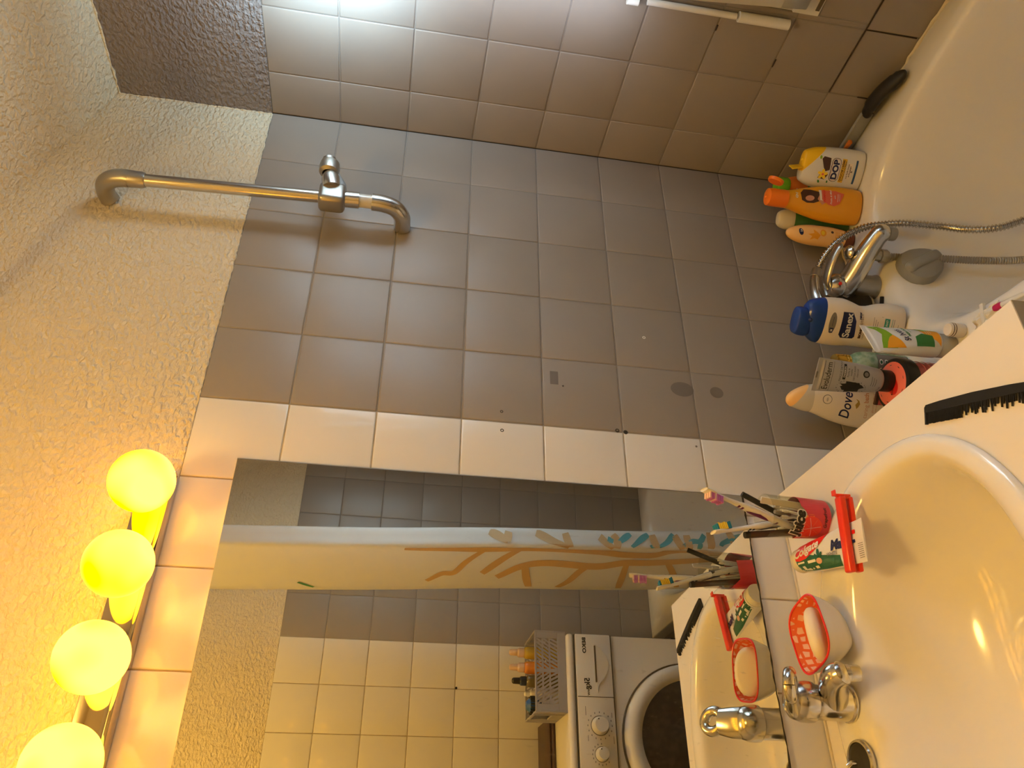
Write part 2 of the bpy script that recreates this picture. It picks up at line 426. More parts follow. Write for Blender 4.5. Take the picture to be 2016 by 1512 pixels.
def rect(x0, x1, y0, y1): return [(x0, y0), (x1, y0), (x1, y1), (x0, y1)]
def ellipse(cx, cy, rx, ry, n=24, a0=0, rot=0.0):
    c, s = math.cos(rot), math.sin(rot)
    return [(cx + rx * math.cos(a) * c - ry * math.sin(a) * s, cy + rx * math.cos(a) * s + ry * math.sin(a) * c) for a in [a0 + 2 * PI * i / n for i in range(n)]]
def rrect(x0, x1, y0, y1, r, n=5):
    out = []
    for cx, cy, a0 in ((x1 - r, y0 + r, -PI / 2), (x1 - r, y1 - r, 0), (x0 + r, y1 - r, PI / 2), (x0 + r, y0 + r, PI)):
        out += [(cx + r * math.cos(a0 + PI / 2 * i / n), cy + r * math.sin(a0 + PI / 2 * i / n)) for i in range(n + 1)]
    return out

def text(name, s, size, cx, cy, f, material, parent, bold=0.0, shear=0.0, rot=0.0, sx=1.0, step=0.008, align='CENTER', space=1.0):
    cu = bpy.data.curves.new('t', 'FONT'); cu.body = s; cu.size = size; cu.align_x = align; cu.align_y = 'CENTER'; cu.shear = shear
    cu.offset = bold; cu.fill_mode = 'FRONT'; cu.resolution_u = 3; cu.space_character = space
    o = bpy.data.objects.new('t', cu)
    me = o.to_mesh(); bm = bmesh.new(); bm.from_mesh(me); o.to_mesh_clear(); bpy.data.objects.remove(o); bpy.data.curves.remove(cu)
    c, sn = math.cos(rot), math.sin(rot)
    for v in bm.verts:
        x, y = v.co.x * sx, v.co.y
        v.co = (cx + x * c - y * sn, cy + x * sn + y * c, 0)
    conform(bm, f, step)
    return mesh_ob(name, bm, material, parent, False)

def ribbon(name, pts, width, f, material, parent, step=0.006, taper=True):
    P = catmull([(p[0], p[1], 0) for p in pts], 6); bm = bmesh.new(); prev = None
    for i, p in enumerate(P):
        t = (P[min(i + 1, len(P) - 1)] - P[max(i - 1, 0)]).normalized(); nn = Vector((-t.y, t.x, 0))
        wd = width * 0.5 * (1.0 if not taper else (0.45 + 0.55 * math.sin(PI * min(1, (i + 0.5) / len(P) * 0.6 + 0.2))))
        a, b = bm.verts.new(p + nn * wd), bm.verts.new(p - nn * wd)
        if prev: bm.faces.new((prev[0], prev[1], b, a))
        prev = (a, b)
    bmesh.ops.triangulate(bm, faces=bm.faces[:])
    conform(bm, f, step)
    return mesh_ob(name, bm, material, parent, False)

def cut_bm(bm, co, no, keep_outer):
    bmesh.ops.bisect_plane(bm, geom=bm.verts[:] + bm.edges[:] + bm.faces[:], plane_co=co, plane_no=no, clear_outer=not keep_outer, clear_inner=keep_outer)
    return bm

# ================================================================== the room
T = 0.1525
XL, D = -2.35, 1.592
GAP = 0.0011
def struct(o): o['kind'] = 'structure'; return o
def ceil_z(x): return 0.33 - 0.333 * x

def prism(name, poly, axis, a, b, material, parent=None):
    """poly in the plane normal to axis ('x': (y,z), 'y': (x,z), 'z': (x,y)), extruded from a to b"""
    bm = bmesh.new()
    def P(u, v, t): return (t, u, v) if axis == 'x' else ((u, t, v) if axis == 'y' else (u, v, t))
    A = [bm.verts.new(P(u, v, a)) for u, v in poly]; B = [bm.verts.new(P(u, v, b)) for u, v in poly]
    bm.faces.new(A); bm.faces.new(list(reversed(B)))
    for i in range(len(poly)):
        j = (i + 1) % len(poly); bm.faces.new((A[j], A[i], B[i], B[j]))
    bmesh.ops.recalc_face_normals(bm, faces=bm.faces[:])
    return mesh_ob(name, bm, material, parent, False)

_tile_cache = {}
def tile_mesh(wd, h, material):
    key = (round(wd, 4), round(h, 4), material)
    if key not in _tile_cache:
        bm = bmesh.new(); b = 0.0012; a = 0.0026
        def ring(i, y): return [bm.verts.new((x, y, z)) for x, z in ((i, -h + i), (wd - i, -h + i), (wd - i, -i), (i, -i))]
        r = [ring(0, 0.006), ring(0, b), ring(a * 0.35, b * 0.3), ring(a, 0)]
        for p, q in zip(r, r[1:]):
            for i in range(4):
                j = (i + 1) % 4; bm.faces.new((p[i], p[j], q[j], q[i]))
        bm.faces.new(r[-1])
        me = bpy.data.meshes.new('tile'); bm.normal_update(); bm.to_mesh(me); bm.free(); me.materials.append(M[material])
        me.polygons.foreach_set('use_smooth', [True] * len(me.polygons)); me.set_sharp_from_angle(angle=math.radians(50))
        _tile_cache[key] = me
    return _tile_cache[key]

def tile(u0, u1, z1, z0, material, parent, place, rz):
    wd, h = (u1 - u0) - 2 * GAP, (z1 - z0) - 2 * GAP
    if wd < 0.004 or h < 0.004: return
    o = bpy.data.objects.new('tile', tile_mesh(wd, h, material)); COL.objects.link(o); o.parent = parent
    o.location = place(u0 + GAP, z1 - GAP)
    o.rotation_euler = (random.gauss(0, 0.0011), random.gauss(0, 0.0004), rz + random.gauss(0, 0.0011))
    return o

rowsz = [0.0] + [-(1.0042 + k) * T for k in range(0, 12)]

# --- back wall: the wall with the mirror (plane y = 0, facing -y)
wall_back = prism('wall_back', [(XL - .1, -1.80), (0.12, -1.80), (0.12, 0.0), (XL - .1, 0.0)], 'y', 0.0045, 0.10, 'dark_gap'); struct(wall_back)
prism('stucco', [(XL - .1, 0.0), (0.12, 0.0), (0.12, ceil_z(0) + .12), (XL - .1, ceil_z(XL) + .15)], 'y', 0.0015, 0.10, 'stucco', wall_back)
prism('grout', [(-0.7615, -1.80), (0.0, -1.80), (0.0, -0.0005), (-0.7615, -0.0005)], 'y', 0.0012, 0.0045, 'grout_grey', wall_back)
prism('grout', [(XL, -1.80), (-0.7615, -1.80), (-0.7615, -0.0005), (XL, -0.0005)], 'y', 0.0012, 0.0045, 'grout_white', wall_back)
cols = [0.0] + [(0.9909 + k) * T for k in range(0, 16)]
for c in range(len(cols) - 1):
    x0, x1 = -cols[c + 1], -cols[c]
    if x1 < -1.95: continue
    for r in range(10):
        z1, z0 = rowsz[r], rowsz[r + 1]
        if x0 > -0.77 and z1 < -1.35: continue
        if x1 < -0.90 and z1 < -1.06: continue
        if x1 < -0.90 and x0 > -1.62 and z1 < -0.1 and z0 > -0.965: continue
        tile(x0, x1, z1, z0, 'tile_grey' if c < 5 else 'tile_white', wall_back, lambda u, z: (u, 0, z), 0)

# --- right wall: grey, with the window (plane x = 0, facing -x)
WY0, WY1, WZ0, WZ1 = 0.425, 1.045, -1.107, 0.0
wall_right = prism('wall_right', [(0.10, -1.80), (-WY0, -1.80), (-WY0, 0), (0.10, 0)], 'x', 0.0045, 0.22, 'dark_gap'); struct(wall_right)
prism('wall_segment', [(-WY1, -1.80), (-D - .1, -1.80), (-D - .1, 0), (-WY1, 0)], 'x', 0.0045, 0.22, 'dark_gap', wall_right)
prism('wall_segment', [(-WY0, -1.80), (-WY1, -1.80), (-WY1, WZ0), (-WY0, WZ0)], 'x', 0.0045, 0.22, 'dark_gap', wall_right)
prism('stucco', [(0.10, 0), (-D - .1, 0), (-D - .1, 0.5), (0.10, 0.5)], 'x', 0.0, 0.22, 'stucco_grey', wall_right)
for a, b, c_, d in ((0, WY0, -1.40, 0), (WY1, D, -1.40, 0), (WY0, WY1, -1.40, WZ0)):
    prism('grout', [(-a, c_), (-b, c_), (-b, d - .0005), (-a, d - .0005)], 'x', 0.0012, 0.0045, 'grout_grey', wall_right)
rc = [0.0] + [(0.707 + k) * T for k in range(0, 10)] + [D]
for c in range(len(rc) - 1):
    u0, u1 = rc[c], rc[c + 1]
    if u1 - u0 < 0.01: continue
    for r in range(9):
        z1, z0 = rowsz[r], rowsz[r + 1]
        P = lambda u, z: (0, -u, z)
        if u1 <= WY0 or u0 >= WY1 or z1 <= WZ0:
            tile(u0, u1, z1, z0, 'tile_grey', wall_right, P, -PI / 2); continue
        if u0 < WY0: tile(u0, WY0, z1, z0, 'tile_grey', wall_right, P, -PI / 2)
        if u1 > WY1: tile(WY1, u1, z1, z0, 'tile_grey', wall_right, P, -PI / 2)
        if z0 < WZ0: tile(max(u0, WY0), min(u1, WY1), WZ0, z0, 'tile_grey', wall_right, P, -PI / 2)
# dark open joints low on the right wall
for k, pts in enumerate(([(0.262, -1.2206), (0.41, -1.2206), (0.56, -1.2206)], [(0.4128, -1.2206), (0.4128, -1.335)], [(0.2603, -1.29), (0.2603, -1.313)], [(0.30, -1.0685), (0.318, -1.0685)], [(0.36, -0.916), (0.372, -0.916)])):
    tube('open_joint', [(-.0002, -a, b) for a, b in pts], [.0013, .0016, .0012][:len(pts)], 'dark_gap', wall_right, 6)

# --- front wall: the wall opposite the mirror (plane y = -D, facing +y); seen in the mirror
wall_front = prism('wall_front', [(XL - .1, -1.80), (0.12, -1.80), (0.12, -0.013), (XL - .1, -0.013)], 'y', -D - 0.0045, -D - 0.10, 'dark_gap'); struct(wall_front)  # untiled lower part: dark colour paints the unlit gap behind the machine
prism('stucco', [(XL - .1, -0.013), (0.12, -0.013), (0.12, ceil_z(0) + .12), (XL - .1, ceil_z(XL) + .15)], 'y', -D - 0.0015, -D - 0.10, 'stucco', wall_front)
prism('grout', [(-0.749, -1.42), (0.0, -1.42), (0.0, -0.0135), (-0.749, -0.0135)], 'y', -D - 0.0012, -D - 0.0045, 'grout_grey', wall_front)
prism('grout', [(XL, -0.925), (-0.749, -0.925), (-0.749, -0.0135), (XL, -0.0135)], 'y', -D - 0.0012, -D - 0.0045, 'grout_white', wall_front)
fx = [0.0, 0.9121 * T] + [(0.9121 + k) * T for k in range(1, 15)]
fz = [-0.013] + [-0.013 - (0.9928 + k) * T for k in range(0, 10)]
for c in range(len(fx) - 1):
    u0, u1 = fx[c], fx[c + 1]
    if u0 > 1.75: continue
    for r in range(9):
        if c >= 5 and r > 5: continue
        if c < 5 and c > 4 and r > 8: continue
        tile(XL * 0 + (-u1) if False else u0, u1, fz[r], fz[r + 1], 'tile_grey' if c < 5 else 'tile_white', wall_front, (lambda u, z: (-u, -D, z)), PI)

wall_left = prism('wall_left', [(0.1, -1.80), (-D - .1, -1.80), (-D - .1, 1.4), (0.1, 1.4)], 'x', XL, XL - 0.1, 'stucco'); struct(wall_left)
floor = prism('floor', [(XL - .1, .1), (0.2, .1), (0.2, -D - .1), (XL - .1, -D - .1)], 'z', -1.90, -1.80, 'floor'); struct(floor)
ceiling = prism('ceiling', [(0.22, ceil_z(0.22)), (XL - .1, ceil_z(XL - .1)), (XL - .1, ceil_z(XL - .1) + .12), (0.22, ceil_z(0.22) + .12)], 'y', 0.10, -D - .10, 'stucco_ceiling'); struct(ceiling)

# ragged paint edge where cream stucco meets the grey right wall and the tiles
def ragged(name, p0, p1, r, material, parent, n=70, seed=1):
    rnd = random.Random(seed); P = [Vector(p0).lerp(Vector(p1), i / n) for i in range(n + 1)]
    return tube(name, [p + Vector((0, 0, rnd.gauss(0, r * .35))) for p in P], [r * rnd.uniform(.5, 1.3) for _ in P], material, parent, 6)
ragged('paint_edge', (-0.002, 0.0015, 0.0), (-0.002, 0.0015, 0.33), 0.0022, 'stucco', wall_back, 60, 3)
ragged('paint_edge', (-0.001, 0.0, 0.329), (-0.001, -1.0, 0.329), 0.0026, 'stucco_ceiling', ceiling, 90, 5)
ragged('paint_edge', (-0.004, 0.0005, 0.0005), (-0.9, 0.0005, 0.0005), 0.0018, 'stucco', wall_back, 140, 7)

# --- window_1: casement tilted inwards at its top, white frame and hinge covers
window = prism('window_1', [(-WY0 - .001, WZ0 + .001), (-WY1 + .001, WZ0 + .001), (-WY1 + .001, WZ0 + .055), (-WY0 - .001, WZ0 + .055)], 'x', -0.004, 0.075, 'white_paint'); struct(window)
box('frame', 0.0, 0.075, -WY0 - .045, -WY0 - .001, WZ0 + .05, WZ1 - .001, 'white_paint', window, .002)
box('frame', 0.0, 0.075, -WY1 + .001, -WY1 + .045, WZ0 + .05, WZ1 - .001, 'white_paint', window, .002)
box('frame', 0.0, 0.075, -WY1 + .045, -WY0 - .045, WZ1 - .045, WZ1 - .001, 'white_paint', window, .002)
box('sill_joint', -0.006, 0.0, -0.60, -WY0 - .012, WZ0 + .004, WZ0 + .012, 'machine_line', window)
sash = bpy.data.objects.new('sash', None)
bm = bmesh.new()
y0, y1, z0, z1 = -WY1 + .02, -WY0 - .018, WZ0 + .040, WZ1 - .02
tilt = Matrix.Translation((-0.004, 0, z0)) @ Matrix.Rotation(math.radians(-8), 4, 'Y') @ Matrix.Translation((0.004, 0, -z0))
for b in ((y0, y0 + .06, z0, z1), (y1 - .06, y1, z0, z1), (y0, y1, z0, z0 + .06), (y0, y1, z1 - .06, z1)):
    add_box(bm, -0.022, 0.022, b[0], b[1], b[2], b[3], .003, 2, tilt)
sash = mesh_ob('sash', bm, 'white_paint', window)
bm = bmesh.new(); add_box(bm, -0.003, 0.003, y0 + .055, y1 - .055, z0 + .055, z1 - .055, 0, 1, tilt)
mesh_ob('pane', bm, 'frost', sash, False)
tube('hinge_rod', [(-0.014, -0.404, -0.755), (-0.014, -0.404, -0.940)], 0.0065, 'white_pvc', window, 14)
tube('hinge_cover', [(-0.014, -0.404, -0.945), (-0.014, -0.404, -1.052)], 0.0105, 'white_pvc', window, 18)
tube('hinge_cover', [(-0.012, -0.400, -0.715), (-0.012, -0.400, -0.738)], 0.0085, 'white_pvc', window, 14)

# --- marks on the tiles
for nm, x, z, r, mt in (('drill_hole', -0.739, -0.532, .003, 'dark_chrome'), ('drill_hole', -0.779, -0.533, .0034, 'dark_chrome'), ('drill_hole', -0.759, -0.752, .0042, 'dark_chrome'), ('drill_hole', -0.761, -0.768, .0045, 'dark_chrome'), ('drill_hole', -0.670, -0.651, .0018, 'dark_chrome'),
                       ('paint_chip', -0.533, -0.826, .0034, 'white_print'), ('filled_hole', -0.779, -0.905, .0022, 'grey_print')):
    lathe(nm, [(0, -.0003), (r * .45, -.0003), (r * .75, .0009), (r, .0002)], mt, wall_back, 12, Matrix.Translation((x, 0, z)) @ Matrix.Rotation(PI / 2, 4, 'X'))
fl = lambda u, v: Vector((u, -0.0003, v))
decal('smudge', ellipse(-0.652, -0.893, .017, .024, 18), fl, 'stain', wall_back, .02)
decal('smudge', ellipse(-0.652, -0.965, .013, .014, 18), fl, 'stain', wall_back, .02)
decal('tape_mark', rect(-0.668, -0.638, -0.642, -0.626), fl, 'stain', wall_back, .02)
lathe('wall_anchor', [(0, .006), (.004, .005), (.0045, 0)], 'black', wall_front, 10, Matrix.Translation((-0.899, -D, -0.625)) @ Matrix.Rotation(-PI / 2, 4, 'X'))

# ================================================================== mirror
mirror = box('wall_mirror', -1.64, -0.8785, -0.0055, -0.0008, -0.978, -0.086, 'mirror')
tag(mirror, 'large frameless wall mirror with worn dark lower edge above the sink', 'mirror')
ragged('worn_edge', (-1.64, -0.0052, -0.9772), (-0.8785, -0.0052, -0.9772), 0.0017, 'dark_chrome', mirror, 60, 9)
box('edge_strip', -0.8785, -0.8770, -0.0058, -0.0008, -0.978, -0.086, 'chrome_dull', mirror)

# ================================================================== vanity light
lamp = thing('vanity_light', 'long bronze wall light bar with round glowing globes above the mirror', 'lamp', (-0.90, 0, 0.0))
bm = bmesh.new(); add_box(bm, -0.80, -0.022, -0.030, -0.0005, 0.004, 0.047, 0.002, 2)
mesh_ob('light_bar', bm, 'bar_metal', lamp)
box('trim_strip', -0.80, -0.022, -0.034, -0.001, -0.003, 0.0035, 'bar_metal', lamp, .0012)
g0 = None
for i in range(6):
    x = -0.0635 - 0.1290 * i
    sk = lathe('socket', [(0, 0), (.017, 0), (.019, .004), (.019, .010), (0, .010)], 'white_pvc', lamp, 24, Matrix.Translation((x, -0.030, 0.0285)) @ Matrix.Rotation(PI / 2, 4, 'X')) if i == 0 else None
    if i == 0:
        k0 = sk
        bm = bmesh.new(); bmesh.ops.create_uvsphere(bm, u_segments=40, v_segments=24, radius=0.0475)
        g0 = mesh_ob('globe', bm, 'opal', lamp); g0.location = (x, -0.0785, 0.0285)
    else:
        k = k0.copy(); COL.objects.link(k); k.parent = lamp; k.location = (-0.1290 * i, 0, 0)
        g = g0.copy(); COL.objects.link(g); g.parent = lamp; g.location = (x, -0.0785, 0.0285)

# ceiling lamp added out of view as warm fill for the room
cl = thing('added_fill_lamp', 'added round fill lamp, out of view on the sloped ceiling', 'lamp', (-1.30, -0.85, ceil_z(-1.30) - .002))

# ================================================================== countertop and sink
def ring_to_poly(cx, cy, poly, angles):
    out = []
    for a in angles:
        dx, dy = math.cos(a), math.sin(a); best = None
        for i in range(len(poly)):
            (x1, y1), (x2, y2) = poly[i], poly[(i + 1) % len(poly)]
            ex, ey = x2 - x1, y2 - y1; den = dx * ey - dy * ex
            if abs(den) < 1e-9: continue
            t = ((x1 - cx) * ey - (y1 - cy) * ex) / den; s_ = ((x1 - cx) * dy - (y1 - cy) * dx) / den
            if t > 0 and -1e-6 <= s_ <= 1 + 1e-6 and (best is None or t < best): best = t
        out.append((cx + dx * best, cy + dy * best))
    return out
def sup(cx, cy, a, b, e, t):
    c, s_ = math.cos(t), math.sin(t)
    return (cx + a * math.copysign(abs(c) ** (2 / e), c), cy + b * math.copysign(abs(s_) ** (2 / e), s_))
def rings_mesh(bm, rings, mat_idx=None):
    R = [[bm.verts.new(p) for p in r] for r in rings]
    for k, (a, b) in enumerate(zip(R, R[1:])):
        n = len(a)
        for i in range(n):
            j = (i + 1) % n
            f = bm.faces.new((a[i], a[j], b[j], b[i]))
            if mat_idx: f.material_index = mat_idx[k]
    return R

ZC = -1.052
SX, SY = -1.250, -0.300
cpoly = [(-0.868, -0.001), (-1.85, -0.001), (-1.85, -0.607), (-0.892, -0.607)]
angs = sorted([2 * PI * i / 96 for i in range(96)] + [math.atan2(y - SY, x - SX) % (2 * PI) for x, y in cpoly])
outer = ring_to_poly(SX, SY, cpoly, angs)
def ell_dir(cx, cy, a, b, e, ang):
    c, s_ = math.cos(ang), math.sin(ang)
    t = (abs(c / a) ** e + abs(s_ / b) ** e) ** (-1 / e)
    return (cx + c * t, cy + s_ * t)
hole = [ell_dir(SX, SY, .285, .232, 2.2, a) for a in angs]
bm = bmesh.new()
rings_mesh(bm, [[(x, y, ZC - .034) for x, y in hole], [(x, y, ZC - .034) for x, y in outer], [(x, y, ZC - .0012) for x, y in outer], [(x + (SX - x) * .002, y + (SY - y) * .002, ZC) for x, y in outer], [(x, y, ZC) for x, y in hole], [(x, y, ZC - .034) for x, y in hole]], [1, 1, 0, 0, 0])
counter = mesh_ob('countertop', bm, ['laminate', 'laminate_edge'], None, True, 30)
tag(counter, 'white laminate vanity countertop with grey edge holding the oval sink', 'countertop')
box('wall_joint', -1.84, -0.870, -0.006, -0.001, ZC, ZC + .0035, 'caulk', counter, .001)

cab = thing('vanity_cabinet', 'plain white cabinet below the sink countertop', 'cabinet', (-1.30, -0.30, -1.80))
bm = bmesh.new()
for b in ((-.50, -.48, -.27, .28, .0, .713), (.355, .375, -.27, .28, .0, .713), (-.48, .355, -.27, .28, .08, .10), (-.48, .355, .26, .28, .10, .713)): add_box(bm, *b, .001, 1)
mesh_ob('body', bm, 'cabinet', cab)
for a, b in ((-.495, -.065), (-.06, .37)):
    dr = box('cabinet_door', a, b, -.29, -.272, .085, .705, 'cabinet', cab, .002)
    tube('handle', [((b - .04) if a < -.3 else (a + .04), -.30, .55), ((b - .04) if a < -.3 else (a + .04), -.30, .64)], .005, 'chrome', dr, 8)

# sink
bm = bmesh.new(); N = 112
A_ = [2 * PI * i / N for i in range(N)]
def er(cx, cy, a, b, e, z): return [(*ell_dir(cx, cy, a, b, e, t), z) for t in A_]
zc = ZC
rings = [er(SX, SY, .299, .244, 2.25, zc + .0002), er(SX, SY, .305, .250, 2.25, zc + .0015), er(SX, SY, .3055, .2505, 2.25, zc + .006), er(SX, SY, .302, .2475, 2.25, zc + .0105), er(SX, SY, .294, .241, 2.25, zc + .0128),
         er(SX + 0, SY - .012, .276, .213, 2.3, zc + .0118), er(SX, SY - .020, .268, .192, 2.35, zc + .0085), er(SX, SY - .022, .262, .184, 2.35, zc + .002), er(SX, SY - .024, .256, .178, 2.3, zc - .008),
         er(SX, SY - .026, .246, .168, 2.3, zc - .035), er(SX, SY - .026, .232, .156, 2.25, zc - .070), er(SX, SY - .024, .205, .134, 2.2, zc - .108), er(SX, SY - .020, .160, .100, 2.1, zc - .138), er(SX, SY - .014, .100, .062, 2.0, zc - .153), er(SX, SY - .010, .034, .030, 2.0, zc - .158), er(SX, SY - .010, .030, .028, 2.0, zc - .164)]
R = rings_mesh(bm, rings); bm.faces.new(R[-1])
bmesh.ops.recalc_face_normals(bm, faces=bm.faces[:])
if sum(f.normal.z for f in bm.faces) < 0: bmesh.ops.reverse_faces(bm, faces=bm.faces[:])
sink = mesh_ob('sink', bm, 'porcelain', None, True, 60)
tag(sink, 'oval white ceramic sink set into the countertop', 'sink')
lathe('drain_ring', [(.020, -.004), (.021, .001), (.029, .002), (.030, 0)], 'chrome', sink, 28, Matrix.Translation((SX, SY - .010, zc - .158)))

# sink tap
zd = ZC + .0118
tap = thing('sink_tap', 'chrome single-lever mixer tap on the sink deck', 'tap', (-1.250, -0.096, zd))
lathe('base_ring', [(0, 0), (.0282, 0), (.0285, .003), (.0265, .006), (.0245, .007)], 'chrome', tap, 32)
bm = lathe_bm([(.0262, .002), (.0256, .02), (.0252, .044), (.0250, .056), (.022, .062), (0, .064)], 32)
P = catmull([(0.0, 0.0, .026), (.007, -.022, .034), (.015, -.046, .046), (.021, -.066, .052), (.024, -.078, .047)], 5)
n = len(P); tube_bm(P, [.0225 - .0055 * (i / (n - 1)) for i in range(n)], 20, bm)
bmesh.ops.create_uvsphere(bm, u_segments=24, v_segments=14, radius=.0182, matrix=Matrix.Translation((.0225, -.070, .0500)))
mesh_ob('body', bm, 'chrome', tap)
lathe('aerator', [(0, 0), (.0105, 0), (.0115, .002), (.0115, .014), (.0125, .015), (.0125, .020)], 'chrome', tap, 24, Matrix.Translation((.0240, -.080, .022)) @ Matrix.Rotation(math.radians(-14), 4, 'X'))
lathe('cap', [(.0240, .056), (.0288, .060), (.0292, .066), (.0285, .078), (.0245, .090), (.015, .0970), (0, .099)], 'chrome', tap, 32)
LV = Matrix.Translation((.011, -.052, .1150)) @ Matrix.Rotation(math.radians(-13), 4, 'Z') @ Matrix.Rotation(math.radians(-33), 4, 'X')
lev = [LV @ Vector((.0165 * math.sin(2 * PI * i / 32), -.0185 * math.cos(2 * PI * i / 32), 0)) for i in range(33)]
bm = tube_bm(lev, .0088, 16, None, False)
tube_bm([Vector((0, .008, .080)), Vector((.001, -.004, .090)), Vector((.0035, -.018, .0985)), Vector((.0080, -.038, .1085))], [.0245, .0250, .0245, .0215], 24, bm, True, .50)
mesh_ob('lever', bm, 'chrome', tap)
lathe('temperature_dot', [(0, .0012), (.0045, .001), (.005, 0)], 'red_print', tap, 16, Matrix.Translation((.004, -.0268, .071)) @ Matrix.Rotation(PI / 2, 4, 'X'))
lathe('temperature_dot', [(0, .0012), (.004, .001), (.0045, 0)], 'blue_print', tap, 16, Matrix.Translation((-.001, -.0270, .076)) @ Matrix.Rotation(PI / 2, 4, 'X'))

# loose drain plug on the sink deck
plug = thing('drain_plug', 'dark round drain plug with chrome rim lying on the sink deck', 'plug', (-1.332, -0.103, zd))
lathe('rim', [(.024, 0), (.030, .001), (.0315, .006), (.030, .0085), (.0275, .0085), (.026, .006)], 'chrome', plug, 36)
lathe('disc', [(0, .001), (.0262, .001), (.0268, .006), (.0235, .0100), (.013, .0125), (0, .0130)], 'dark_chrome', plug, 32)
tube('pull_stem', [(0, 0, .008), (0, 0, .020), (-.004, .004, .024)], .0035, 'chrome', plug, 10)
lr = thing('lift_rod', 'short chrome lift rod at the back of the sink deck', 'rod', (-1.365, -0.075, zd))
tube('rod', [(0, 0, -.002), (0, 0, .030)], .0035, 'chrome', lr, 12)
lathe('knob', [(0, .028), (.006, .029), (.0075, .034), (.006, .040), (0, .042)], 'chrome', lr, 16)

# soap bowl
bowl = thing('soap_bowl', 'small rounded square white ceramic bowl with red rim and citrus pattern inside', 'bowl', (-1.158, -0.121, zd), math.radians(13))
L_out = Loft([(.0, .024, .021), (.003, .028, .025), (.018, .040, .037), (.040, .0495, .0460), (.056, .0535, .0495)], 3.3)
bm = L_out.bm(48, False, True); mesh_ob('outside', bm, 'ceramic', bowl)
L_in = Loft([(.006, .018, .016), (.008, .026, .023), (.020, .0375, .0345), (.040, .0468, .0435), (.056, .0510, .0472)], 3.3)
bm = L_in.bm(48, False, True); bmesh.ops.reverse_faces(bm, faces=bm.faces[:]); mesh_ob('inside', bm, 'citrus', bowl)
bm = bmesh.new()
def se(rx, ry, z, e=3.3, n=64): return [(rx * math.copysign(abs(math.cos(a)) ** (2 / e), math.cos(a)), ry * math.copysign(abs(math.sin(a)) ** (2 / e), math.sin(a)), z) for a in [2 * PI * i / n for i in range(n)]]
rings_mesh(bm, [se(.0537, .0497, .0550), se(.0538, .0498, .0566), se(.0525, .0485, .0574), se(.0508, .0470, .0566), se(.0507, .0469, .0550)])
mesh_ob('rim', bm, 'red_print', bowl)
soap = thing('soap_bar', 'cream oval bar of soap leaning in the citrus bowl', 'soap', mat4=Matrix.Translation((-1.159, -0.127, zd + .045)) @ Matrix.Rotation(math.radians(13), 4, 'Z') @ Matrix.Rotation(math.radians(-43), 4, 'X') @ Matrix.Rotation(math.radians(5), 4, 'Y'))
Ls = Loft([(-.0125, .014, .007), (-.011, .031, .018), (-.006, .0395, .0245), (0, .0415, .0262), (.006, .0395, .0245), (.011, .031, .018), (.0125, .014, .007)], 2.2)
mesh_ob('bar', Ls.bm(44), 'soap', soap)

# toothpaste tube with a red bag clip
p0 = Vector((-1.030, -0.088, zd + .0225)); p1 = Vector((-1.060, -0.262, zd + .020))
tp = thing('toothpaste_tube', 'red, green and white toothpaste tube squeezed by the red clip', 'toothpaste', mat4=frame_between(p0, p1))
Lt = (p1 - p0).length
LT = Loft([(.016, .0195, .0195), (.022, .0215, .0205), (.05, .0245, .0165), (.09, .0270, .010), (.125, .0300, .0045), (.150, .0305, .0022), (Lt, .0315, .0012)], 2.1)
body = mesh_ob('tube_body', LT.bm(40), 'white', tp)
lathe('cap', [(0, 0), (.0185, 0), (.0195, .0015), (.0195, .014), (.0185, .0165), (0, .0165)], 'pale_ivory', tp, 32)
def tpf(off):   # u runs from cap to crimp, v towards world +X (local -x)
    g = LT.front(off)
    return lambda u, v: g(-v, u)
f1, f2, f3 = tpf(.0005), tpf(.0010), tpf(.0015)
decal('green_print', [(.019, -.0200), (.05, -.0235), (.085, -.0262), (.120, -.028), (.120, -.012), (.085, -.006), (.060, -.002), (.040, .004), (.019, .010)], f1, 'dkgreen_print', tp, .005)
decal('red_swoosh', [(.019, .0195), (.045, .0235), (.070, .0262), (.094, .0280), (.082, .015), (.064, .003), (.045, -.005), (.030, -.007), (.019, -.005)], f2, 'red_print', tp, .005)
text('lettering', 'Colgate', .0185, .046, .0085, f3, 'white_print', tp, .0006, .25, math.radians(12), 1.0)
text('lettering', 'Max', .020, .119, .004, f2, 'navy', tp, .0012, .2)
text('lettering', 'WHITE', .0075, .104, -.0075, f3, 'grey_print', tp, .0002, .1)
decal('leaf_print', ellipse(.074, .000, .003, .006, 8), f3, 'dkgreen_print', tp, .01)
decal('leaf_print', ellipse(.079, -.004, .0022, .005, 8, 0, -.7), f3, 'dkgreen_print', tp, .01)
decal('leaf_print', ellipse(.069, -.005, .0022, .005, 8, 0, .7), f3, 'dkgreen_print', tp, .01)
decal('ice_cube_print', rect(.048, .066, -.013, -.009), f3, 'white_print', tp, .01)
decal('ice_cube_print', rect(.030, .037, -.020, -.015), f3, 'white_print', tp, .01)
decal('ice_cube_print', rect(.060, .068, -.0225, -.019), f3, 'ivory', tp, .01)
decal('ice_cube_print', rect(.024, .040, -.011, -.0085), f3, 'white_print', tp, .01)
decal('badge_print', ellipse(.074, -.013, .0065, .0045, 16), tpf(.0018), 'copper_print', tp, .01)
decal('red_bar', rect(.152, .160, .012, .018), f2, 'red_print', tp, .01)
decal('code_print', rect(.152, .158, -.001, .004), f2, 'navy', tp, .01)
for k in range(8): decal('small_print', rect(.163, .1745, -.0045 - k * .0029, -.0036 - k * .0029), f2, 'grey_print', tp, .02)

